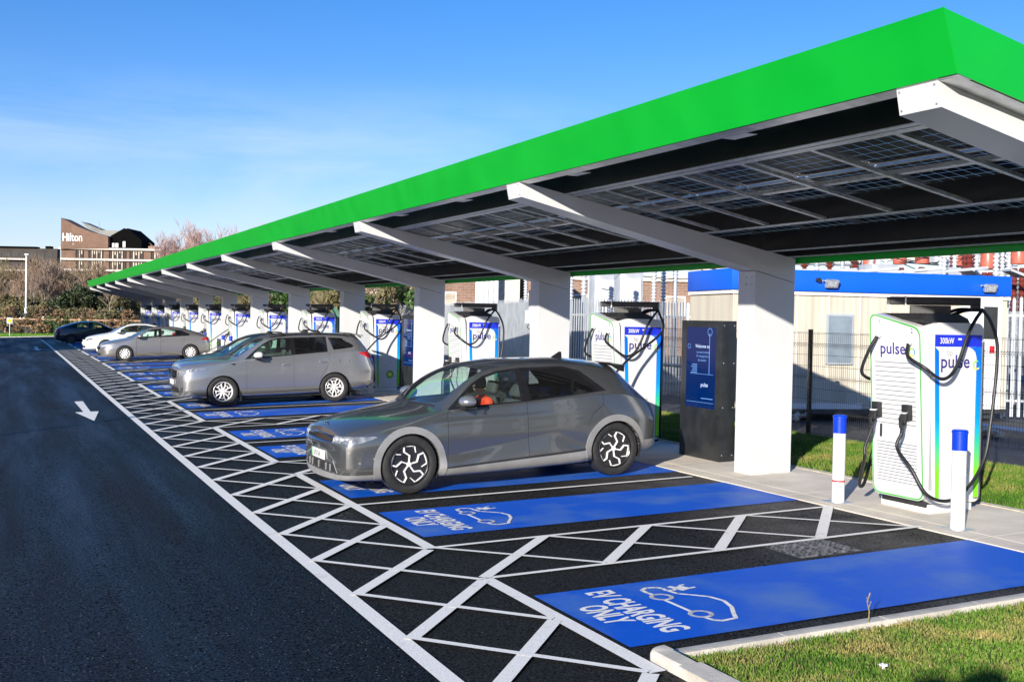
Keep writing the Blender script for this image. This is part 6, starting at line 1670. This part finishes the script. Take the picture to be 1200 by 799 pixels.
mb = MB(); add_text(mb, 'Hilton', 3.25, basis((U(85.4), -1.26, Z(283.0, 84)), (1, 0, 0), (0, 0, 1), (0, -1, 0)), sx=.70, bold=.03); mb.obj('lettering', 'white_satin', t, smooth=0)
mb = MB(); add_text(mb, 'H', 1.0, basis((U(86.7), -1.26, Z(288, 84)), (1, 0, 0), (0, 0, 1), (0, -1, 0)), sx=.8); mb.obj('emblem', 'curtain', t, smooth=0)
mb = MB(); mb.cyl((U(102.5), 8, Z(268)), (U(102.5), 8, Z(257)), .09, 6); mb.obj('aerial', 'galv', t)
# dark block to its left
t = thing('office_block', 'long dark brick block with pale balcony bands at the left edge', 'building', P(-40, 235, 0), rzf)
s2 = 235/1300.5; U2 = lambda px: (px+40)*s2; Z2 = lambda y: 2.3+(361.6-y)*s2
mb = MB(); mb.box((0, 0, 0), (U2(66), 1.5, Z2(291))); mb.box((0, 1.5, 0), (U2(30), 12, Z2(291))); mb.obj('wall', 'brick_dark', t)
mb = MB(); mb.box((-.2, -.3, Z2(291)), (U2(42), 1.6, Z2(289))); mb.box((U2(52), 0, Z2(291)), (U2(58), 1.5, Z2(288))) ; mb.obj('roof', 'roof_and_shade_black', t)
for y in (304, 317, 330): mb = MB(); mb.box((0, -1.1, Z2(y+.9)), (U2(34), -.1, Z2(y-.9))); mb.obj('balcony', 'stone_band', t)
for y in (296, 308.5, 321):
    for i in range(10):
        x = U2(-36+10*i)
        f = MB(); f.box((x, -.06, Z2(y+5)), (x+1.2, .05, Z2(y))); fo = f.obj('window', 'dark_window', t)
# unseen block added on the left to shade the far end of the lane
building('shade_block', 'plain brick block added outside the frame to shade the far lane', (-22, 74, -.2), R(-90), 22, 12, 9.6, 'brick_brown', 3, 9)

# ---- rising ground beyond the car park
mb = MB(); vs = []; XX = [-160, -60, -20, 10, 40, 90, 200]; YYh = [(108, .1), (118, .35), (138, 1.7), (200, 1.7), (420, 1.2)]
mb.add([(x, y-(.25*x if y > 120 else 0)*0, z) for y, z in YYh for x in XX], [(j*7+i, j*7+i+1, (j+1)*7+i+1, (j+1)*7+i) for j in range(4) for i in range(6)])
struct(mb.obj('hill', 'terrain', smooth=0))
# post and rail fence
t = thing('rail_fence', 'sunlit wooden post and rail fence across the far end of the car park', 'fence', (-6, 109.5, .1))
posts_n = 18
for i in range(posts_n): mb = MB(); mb.box((i*3.1-.07, -.07, -.2), (i*3.1+.07, .07, 1.42), bev=.01); mb.obj('post', 'wood_rail', t)
for z in (1.20, .62):
    mb = MB(); mb.box((-2, -.11, z), (3.1*posts_n, -.07, z+.13)); mb.obj('rail', 'wood_rail', t)
# small sign at the edge of the far kerb
t = thing('small_sign', 'short post with a round yellow centred sign at the far left edge of the lane', 'sign', (.52, 97.0, -.05))
mb = MB(); mb.cyl((0, 0, 0), (0, 0, 1.15), .035, 8); mb.obj('post', 'galv_light', t)
mb = MB(); mb.box((-.22, -.02, 1.12), (.22, .02, 1.62), bev=.01); mb.obj('panel', 'porcelain_grey', t)
mb = MB(); mb.cyl((0, -.03, 1.38), (0, -.02, 1.38), .15, 16); mb.obj('disc', 'logo_yellow', t)
# lamp columns
def lamp(loc, h, label):
    t = thing('street_lamp', label, 'street lamp', loc)
    mb = MB(); mb.lathe([(.17, 0), (.17, .7), (.10, .95), (.09, h)], 12); mb.obj('pole', 'white_satin', t)
    mb = MB(); mb.box((-.22, -.5, h-.02), (.22, .15, h+.16), bev=.03); mb.obj('lamp_head', 'white_satin', t)
    return t
lamp(P(30, 130, 1.55), 7.0, 'white street lamp column against the scrub at the left edge')
lamp((-10.3, 13.5, -.35), 6.4, 'white street lamp beside the lane outside the frame, casting a thin shadow')
lamp(P(243.5, 230, 0), 16.0, 'thin lamp column just above the green fascia right of the bare treetop')

# ---- trees
def tree_mesh(seed, h, spread, depth, twig, trunk_r, lean=.0, up=.5, n0=5):
    rnd = random.Random(seed); mb = MB(); crown = MB()
    def grow(p, d, L, r, lev):
        n = 3; pts = [p.copy()]; q = p.copy(); dd = d.copy()
        for i in range(n):
            dd = (dd+Vector((rnd.uniform(-.22, .22), rnd.uniform(-.22, .22), rnd.uniform(-.05, .2)*up))).normalized(); q = q+dd*L/n; pts.append(q.copy())
        tgt = mb if lev <= 1 else crown
        tgt.tube(pts, [r*(1-.45*i/n) for i in range(n+1)], 6 if lev == 0 else 4 if lev == 1 else 3, cap=False)
        if lev >= depth: return
        kids = n0 if lev == 0 else rnd.randint(3, 5)
        for k in range(kids):
            t_ = rnd.uniform(.35, 1.0) if lev else rnd.uniform(.3, 1.0)
            base = pts[0].lerp(pts[-1], t_) if lev else pts[min(n, int(t_*n))].lerp(pts[min(n, int(t_*n)+1)], .5)
            ax = Vector((rnd.uniform(-1, 1), rnd.uniform(-1, 1), rnd.uniform(-.1, .6))).normalized()
            nd = (dd*rnd.uniform(.5, .9)+ax*spread+Vector((0, 0, .25*up))).normalized()
            grow(base, nd, L*rnd.uniform(.5, .75), max(twig, r*(1-.5*t_)*.55), lev+1)
    grow(Vector((0, 0, -.2)), Vector((lean, 0, 1)).normalized(), h*.48, trunk_r, 0)
    return mb, crown
TREES = {}
def bare_tree(loc, key, h, label, mat_t='bark', mat_c='twig_pale', rz=0, sc=1.0, **kw):
    group = kw.pop('group', 'bare trees beyond the car park')
    if key not in TREES:
        a, c = tree_mesh(kw.get('seed', 1), h, kw.get('spread', .7), kw.get('depth', 4), kw.get('twig', .012), kw.get('trunk_r', h*.016), up=kw.get('up', .5), n0=kw.get('n0', 7))
        t = thing('bare_tree', label, 'tree', loc, rz, group); a.obj('trunk', mat_t, t, smooth=60); c.obj('crown', mat_c, t, smooth=0); TREES[key] = t
    else: t = copy_tree(TREES[key]); t.location = loc; t.rotation_euler = (0, 0, rz); t['label'] = label; t['group'] = group
    t.scale = (sc, sc, sc); return t
simple('twig_brown', (.24, .17, .11), .9, var=.4, scale=1.0)
simple('twig_olive', (.21, .185, .09), .9, var=.4, scale=1.0)
random.seed(21)
sides = ['at the left edge', 'behind the street lamp', 'in front of the dark block', 'below the hotel gable', 'left of the green fascia', 'beyond the far chargers']
i = 0
for px in range(-8, 215, 9):
    for row in range(2):
        d = 146+row*16+random.uniform(-6, 6); h = random.uniform(6.2, 8.2) if px < 110 else random.uniform(4.5, 6.5)
        kind = random.choice(['a', 'b', 'c', 'd'])
        par = dict(a=dict(seed=1, spread=.85, depth=4, n0=8, twig=.022), b=dict(seed=2, spread=.6, depth=4, n0=7, twig=.022), c=dict(seed=5, spread=1.0, depth=4, n0=8, twig=.022), d=dict(seed=9, spread=.75, depth=4, n0=9, twig=.022))[kind]
        matc = {'a': 'twig_brown', 'b': 'twig_pale', 'c': 'twig_olive', 'd': 'twig_brown'}[kind]
        bare_tree(P(px+random.uniform(-3, 3), d, 1.4), kind, 7.5, '%s bare scrubby tree %s, %s row' % (['thin', 'spreading', 'tangled', 'pale twigged'][i % 4], sides[min(5, max(0, px)//38)], ['front', 'back'][row]), 'bark', matc, random.uniform(0, 6), h/7.5*1.05, **par); i += 1
for j, (px, d, h) in enumerate(((40, 140, 5.5), (53, 142, 7.4), (60, 143, 6.6), (24, 150, 5.5), (128, 136, 4.5), (122, 140, 4.2), (137, 141, 4.4))):
    bare_tree(P(px, d, 1.4), 'birch', 10, '%s slender pale barked tree %s' % (['short', 'tallest', 'tall', 'leaning', 'twin', 'slim', 'small'][j], 'in front of the dark brick block' if px < 70 else 'beyond the end of the green fascia'), 'birch', 'twig_pale', j*1.3, h/10, seed=14, spread=.55, depth=4, twig=.018, up=1.0, n0=9, trunk_r=.09)
for j, (px, d, h) in enumerate(((200, 225, 17.5), (220, 225, 19.5), (236, 232, 18), (293, 240, 20))):
    bare_tree(P(px, d, 0), 'pink', 20, ['bare pinkish treetop above the green fascia, left one', 'bare pinkish treetop above the green fascia, middle one', 'bare pinkish treetop above the green fascia, right one', 'bare tree tip just showing over the fascia seam'][j], 'bark', 'twig_pink', j*2.0, h/20, seed=31, spread=.5, depth=5, twig=.03, up=1.1, n0=8) if 'twig_pink' in MATS else (simple('twig_pink', (.40, .27, .24), .9), bare_tree(P(px, d, 0), 'pink', 20, 'bare pinkish treetop above the green fascia, left one', 'bark', 'twig_pink', j*2.0, h/20, seed=31, spread=.5, depth=5, twig=.03, up=1.1, n0=8))
for j, px in enumerate(range(200, 470, 17)):
    bare_tree(P(px, (17+2*math.sin(j*2.1))/(.4173+.9087*(px-600)/1300.5), .2), ['a', 'd', 'c'][j % 3], 7.5, '%s bare tree glimpsed between the columns %s' % (['low', 'mid sized', 'crooked', 'bushy'][j % 4], 'of the far half of the canopy' if px < 330 else 'of the middle of the canopy'), 'bark', 'twig_olive', j*1.1, .72+.06*math.sin(j), group='trees glimpsed between the columns')
for j, px in enumerate((670, 720, 800, 855, 930)):
    bare_tree(P(px, 72, .2), 'b', 7.5, 'bare tree behind the substation, %s from the left' % ['first', 'second', 'third', 'fourth', 'fifth'][j], 'bark', 'twig_pale', j*1.7, .72, group='trees behind the substation')

def leaf_shrub(name, label, loc, rx, ry, h, n, size, mat, seed, cat='shrub', group=None, clumps=14):
    """leaf clumps spread through a volume round a few stems"""
    rng = np.random.default_rng(seed)
    C = np.c_[rng.uniform(-rx, rx, clumps), rng.uniform(-ry, ry, clumps), rng.uniform(.15*h, .95*h, clumps)]
    rad = rng.uniform(.18, .42, clumps)*min(h, max(rx, ry)*1.2)
    which = rng.integers(0, clumps, n); dirs = rng.normal(size=(n, 3)); dirs /= np.linalg.norm(dirs, axis=1)[:, None]
    Pn = C[which]+dirs*(rad[which]*rng.uniform(.5, 1.05, n))[:, None]; Pn[:, 2] = np.abs(Pn[:, 2])
    a = rng.normal(size=(n, 3)); a /= np.linalg.norm(a, axis=1)[:, None]; b_ = np.cross(a, rng.normal(size=(n, 3))); b_ /= np.linalg.norm(b_, axis=1)[:, None]
    s1 = size*rng.uniform(.6, 1.3, n)[:, None]
    V = np.stack([Pn-a*s1, Pn+b_*s1*.6, Pn+a*s1, Pn-b_*s1*.6], 1).reshape(-1, 3)
    me = bpy.data.meshes.new('foliage'); me.vertices.add(4*n); me.vertices.foreach_set('co', V.reshape(-1)); me.loops.add(4*n); me.loops.foreach_set('vertex_index', np.arange(4*n))
    me.polygons.add(n); me.polygons.foreach_set('loop_start', np.arange(n)*4); me.polygons.foreach_set('loop_total', np.full(n, 4)); me.materials.append(MATS[mat]); me.update(calc_edges=True)
    t = thing(name, label, cat, loc, group=group); o = bpy.data.objects.new('foliage', me); COL.objects.link(o); o.parent = t
    mb = MB()
    for c in C[::2]: mb.tube([(c[0]*.3, c[1]*.3, -.1), (c[0]*.7, c[1]*.7, c[2]*.5), tuple(c)], [.05, .035, .01], 5)
    mb.obj('stem', 'bark', t); return t
simple('leaf_dark', (.035, .05, .018), .6, var=.5, scale=.8)
simple('leaf_olive', (.135, .12, .05), .7, var=.5, scale=.8)
simple('leaf_brown', (.20, .13, .07), .8, var=.5, scale=.8)
simple('leaf_green', (.05, .10, .02), .6, var=.5, scale=.8)
for j, (px, d, rx, h, mt) in enumerate(((4, 137, 3, 2.2, 'leaf_olive'), (22, 139, 2.4, 2.3, 'leaf_olive'), (80, 137, 2.6, 3.4, 'leaf_dark'), (95, 138, 2.6, 4.2, 'leaf_dark'), (108, 140, 2.6, 3.6, 'leaf_dark'), (62, 141, 2.5, 1.5, 'leaf_olive'), (45, 136, 2.0, 1.4, 'leaf_olive'), (150, 140, 3.4, 2.6, 'leaf_olive'))):
    leaf_shrub('evergreen_bush', ['olive bush at the left edge below the dark block', 'olive bush just left of the street lamp', 'dark evergreen bush below the hotel, left one', 'dark evergreen bush below the hotel, middle one', 'dark evergreen bush touching the end of the green fascia', 'low olive bush below the slender trees', 'low olive bush right of the street lamp', 'low bush beyond the dark blue saloon'][j], P(px, d, 1.3), rx, 2.0, h, 5200, .16, mt, 40+j, group='bushes beyond the rail fence')
for j in range(12):
    x = -5+3.4*j
    leaf_shrub('hedge', '%s section of low brown and green hedge by the wooden rail fence' % (['first', 'second', 'third', 'fourth', 'fifth', 'sixth', 'seventh', 'eighth', 'ninth', 'tenth', 'eleventh', 'last'][j]), (x, 106.5, .08), 1.9, .6, 1.25, 2600, .09, ['leaf_brown', 'leaf_olive', 'leaf_brown', 'leaf_green'][j % 4], 70+j, 'hedge', 'hedge along the rail fence', 20)
for j in range(9):
    px = -4+21*j
    leaf_shrub('hedge', '%s stretch of brown hedge behind the wooden rail fence' % (['first', 'second', 'third', 'fourth', 'fifth', 'sixth', 'seventh', 'eighth', 'last'][j]), P(px, 112, .2), 2.2, .9, 2.0, 2200, .11, ['leaf_brown', 'leaf_olive'][j % 2], 90+j, 'hedge', 'hedge behind the rail fence', 16)
for j, px in enumerate((213, 250, 292, 318, 352, 392, 425, 447)):
    leaf_shrub('evergreen_bush', 'green bush glimpsed between the columns, %s from the far end' % ['first', 'second', 'third', 'fourth', 'fifth', 'sixth', 'seventh', 'eighth'][j], P(px, (14.5+(j % 3))/(.4173+.9087*(px-600)/1300.5), .1), 1.5, 1.2, 3.7, 2400, .12, ['leaf_olive', 'leaf_green', 'leaf_brown'][j % 3], 120+j, group='bushes glimpsed between the columns')
leaf_shrub('shadow_evergreen', 'small clipped evergreen added unseen behind the viewpoint to shadow the verge', (-2.1, -1.95, -.05), .35, .35, 3.35, 4000, .06, 'leaf_dark', 200, 'tree', None, 20)  # unseen evergreen, added to cast the shadow on the near verge
# far wooded skyline
for j, (px, d, w, h) in enumerate(((260, 420, 60, 10), (600, 420, 90, 10), (950, 420, 90, 11))):
    o = leaf_shrub('far_wood', 'x', P(px, d, 0), w, 8, h, 9000, 1.2, 'leaf_olive', 300+j, clumps=60)
    for q in list(o.children): q.parent = None
    bpy.data.objects.remove(o)
for o in [q for q in COL.objects if q.name.startswith('stem') and q.parent is None]: bpy.data.objects.remove(o)
for o in [q for q in COL.objects if q.name.startswith('foliage') and q.parent is None]:
    o.name = 'far_wood'; o['kind'] = 'stuff'
for j, (px, d) in enumerate(((260, 420), (600, 420), (950, 420))):
    for k, o in enumerate([q for q in COL.objects if q.name.startswith('far_wood')]):
        if k == j: o.location = P(px, d, 0)
# parked cars beyond
far_car(*P(2, 121, .35), rzf, 'paint_silver', 'pale car half hidden by the hedge behind the small yellow sign')
far_car(*P(24, 124, .5), rzf, 'paint_navy', 'dark car half hidden by the hedge below the street lamp')
far_car(*P(118, 150, 1.75), rzf, 'paint_teal', 'pale blue car parked beyond the hedge above the dark blue saloon')
far_car(*P(90, 152, 1.7), rzf, 'paint_navy', 'dark car among the bushes left of the pale blue car')
# ================================================================== PERSON
def skin_body(name, joints, edges, radii, mat, parent=None, root=0, sub=2, loc=(0, 0, 0)):
    me = bpy.data.meshes.new(name); me.from_pydata([Vector(j) for j in joints], edges, [])
    o = bpy.data.objects.new(name, me); COL.objects.link(o)
    sk = o.modifiers.new('skin', 'SKIN'); sk.use_smooth_shade = True
    for i, v in enumerate(me.skin_vertices[0].data):
        v.radius = (radii[i], radii[i]) if not isinstance(radii[i], tuple) else radii[i]; v.use_root = (i == root)
    ss = o.modifiers.new('sub', 'SUBSURF'); ss.levels = sub; ss.render_levels = sub
    dg = bpy.context.evaluated_depsgraph_get(); m2 = bpy.data.meshes.new_from_object(o.evaluated_get(dg))
    bpy.data.objects.remove(o)
    for p_ in m2.polygons: p_.use_smooth = True
    m2.materials.clear(); m2.materials.append(MATS[mat]); r_ = bpy.data.objects.new(name, m2); COL.objects.link(r_); r_.location = loc
    if parent: r_.parent = parent
    return r_
# seated occupant leaning forward in the near front seat of the grey hatchback
px0 = Vector(loc1); 
t = thing('person', 'seated person in an orange jacket leaning forward inside the dark grey hatchback', 'person', (px0.x+2.19, px0.y-.36, px0.z+.61), YAW1)
# local: x towards the rear of the car, hips at the origin
J = [(0, 0, .10), (-.02, 0, .28), (-.08, 0, .44), (-.14, 0, .54), (-.17, 0, .61),            # pelvis, belly, chest, neck base, neck
     (-.12, -.17, .52), (-.22, -.22, .30), (-.42, -.14, .22),                              # near shoulder, elbow, wrist
     (-.12, .17, .52), (-.24, .22, .30), (-.44, .12, .24),
     (-.04, -.10, .06), (-.46, -.13, .10), (-.56, -.12, -.30), (-.04, .10, .06), (-.46, .13, .10), (-.56, .12, -.30),
     (-.50, -.12, .215), (-.52, .10, .235)]
Eg = [(0, 1), (1, 2), (2, 3), (3, 4), (2, 5), (5, 6), (6, 7), (2, 8), (8, 9), (9, 10), (0, 11), (11, 12), (12, 13), (0, 14), (14, 15), (15, 16), (7, 17), (10, 18)]
Rr = [.14, .135, .15, .075, .055, .075, .052, .034, .075, .052, .034, .09, .065, .05, .09, .065, .05, .03, .03]
skin_body('body', J, Eg, Rr, 'orange_jacket', t)
hb = bmesh.new(); bmesh.ops.create_uvsphere(hb, u_segments=24, v_segments=18, radius=1)
mb = MB(); vs = []
for v in hb.verts:
    x, y, z = v.co; x *= .098; y *= .077; z *= .122
    if z < 0: x *= 1+.35*z; y *= 1+2.2*z
    if x < -.06 and abs(y) < .018 and -.035 < z < .02: x -= .022*(1-abs(y)/.018)
    vs.append((x-.21, y, z+.74))
mb.add(vs, [[q.index for q in f.verts] for f in hb.faces]); hd_ = mb.obj('head', 'skin', t, smooth=80); hb.free()
HROT = Matrix.Translation((-.20, 0, 0)) @ Matrix.Rotation(R(-75), 4, 'Z') @ Matrix.Translation((.20, 0, 0))
mb = MB()
for s in (-1, 1): mb.lathe([(0, -.003), (.012, 0), (0, .003)], 8, M=Matrix.Translation((-.295, s*.03, .75)) @ Matrix.Rotation(R(90), 4, 'Y'))
mb.box((-.30, -.022, .685), (-.285, .022, .690)); mb.obj('face', 'hair', hd_)
mb = MB()
for s in (-1, 1): mb.lathe([(0, -.01), (.026, -.006), (.03, .004), (0, .01)], 10, M=Matrix.Translation((-.20, s*.078, .74)) @ Matrix.Rotation(R(90), 4, 'X'))
mb.obj('ear', 'skin', hd_)
hb = bmesh.new(); bmesh.ops.create_uvsphere(hb, u_segments=24, v_segments=18, radius=1); mb = MB()
vs = [(v.co.x*.108-.200, v.co.y*.088, v.co.z*.128+.755) for v in hb.verts]
mb.add(vs, [[q.index for q in f.verts] for f in hb.faces if not (f.calc_center_median().x < -.35 and f.calc_center_median().z < .45) and f.calc_center_median().z > -.45]); hr_ = mb.obj('hair', 'hair', t, smooth=80); hb.free()
for q in [hr_, hd_]+list(hd_.children): q.data.transform(HROT)
# hands with five bent fingers
for s, w in ((-1, Vector((-.50, -.12, .215))), (1, Vector((-.52, .10, .235)))):
    J = [w, w+Vector((-.045, 0, -.005))]; Eg = [(0, 1)]; Rr = [(.022, .03), (.02, .034)]
    for k, (dy, l) in enumerate(((-.030, .062), (-.010, .072), (.012, .068), (.032, .052))):
        b0_ = len(J); J += [w+Vector((-.075, dy, .0)), w+Vector((-.075-l*.55, dy*1.1, -.012)), w+Vector((-.075-l*.8, dy*1.1, -.035))]; Eg += [(1, b0_), (b0_, b0_+1), (b0_+1, b0_+2)]; Rr += [.010, .009, .008]
    b0_ = len(J); J += [w+Vector((-.04, -s*.035, -.01)), w+Vector((-.075, -s*.048, -.02))]; Eg += [(1, b0_), (b0_, b0_+1)]; Rr += [.012, .009]
    skin_body('hand', J, Eg, Rr, 'skin', t, sub=1)

# ================================================================== SKY, SUN, CAMERA
SUN_AZ = math.atan2(-1.0, -.88)      # direction towards the sun, measured from +Y towards +X
SUN_EL = math.atan(.398/math.hypot(1, .88))
w = bpy.data.worlds.new('World'); scene.world = w; w.use_nodes = True; nt = w.node_tree; nt.nodes.clear()
out = nt.nodes.new('ShaderNodeOutputWorld'); bg = nt.nodes.new('ShaderNodeBackground'); bg.inputs[1].default_value = .10
sky = nt.nodes.new('ShaderNodeTexSky'); sky.sky_type = 'NISHITA'; sky.sun_disc = False
sky.sun_elevation = SUN_EL; sky.sun_rotation = SUN_AZ
sky.air_density = 1.0; sky.dust_density = .2; sky.ozone_density = 3.0
tc = N(nt, 'ShaderNodeTexCoord'); mp = N(nt, 'ShaderNodeMapping'); mp.inputs['Scale'].default_value = (1.0, 1.0, 5.0); mp.inputs['Rotation'].default_value = (.06, .1, 0)
nt.links.new(tc.outputs['Generated'], mp.inputs[0])
n1 = N(nt, 'ShaderNodeTexNoise', Scale=2.2, Detail=9.0, Roughness=.6, Distortion=.6); nt.links.new(mp.outputs[0], n1.inputs['Vector'])
r1 = ramp(nt, n1.outputs[0], [(.44, [0]*3), (.74, [.75]*3)])
sx = N(nt, 'ShaderNodeSeparateXYZ'); nt.links.new(tc.outputs['Generated'], sx.inputs[0])
lim = ramp(nt, sx.outputs[2], [(.0, [.5]*3), (.04, [1]*3), (.15, [.8]*3), (.21, [0]*3)])
k = N(nt, 'ShaderNodeMath', operation='MULTIPLY'); nt.links.new(r1.outputs[0], k.inputs[0]); nt.links.new(lim.outputs[0], k.inputs[1])
hs = N(nt, 'ShaderNodeHueSaturation'); hs.inputs['Saturation'].default_value = 1.34; nt.links.new(sky.outputs[0], hs.inputs['Color'])
tint = mix(nt, 1.0, hs.outputs[0], (.97, .83, 1.05), 'MULTIPLY')
nt.links.new(mix(nt, k.outputs[0], tint, (4.2, 5.2, 7.0)), bg.inputs[0])
nt.links.new(bg.outputs[0], out.inputs[0])
ld = bpy.data.lights.new('sun', 'SUN'); ld.energy = 4.8; ld.angle = R(.5); ld.color = (1.0, .93, .82)
lo = bpy.data.objects.new('sun', ld); COL.objects.link(lo)
dirv = Vector((1.0, .88, -.398)).normalized(); lo.rotation_euler = dirv.to_track_quat('-Z', 'Y').to_euler(); lo.location = (-20, -20, 30)
cd = bpy.data.cameras.new('camera'); co = bpy.data.objects.new('camera', cd); COL.objects.link(co)
cd.sensor_width = 36; cd.lens = 36*1300.49/1200; cd.clip_start = .1; cd.clip_end = 4000
fw = Vector((0.417299, 0.908538, -0.020512)); rt = Vector((0.908724, -0.416946, 0.019437)); upv = Vector((-0.009107, 0.026751, 0.999601))
M = Matrix.Identity(4)
for i in range(3): M[i][0] = rt[i]; M[i][1] = upv[i]; M[i][2] = -fw[i]
M[0][3], M[1][3], M[2][3] = 0, 0, 2.3
co.matrix_world = M; scene.camera = co
scene.view_settings.view_transform = 'Standard'; scene.view_settings.look = 'None'; scene.view_settings.gamma = 1; scene.view_settings.use_curve_mapping = False
scene.view_settings.exposure = .76
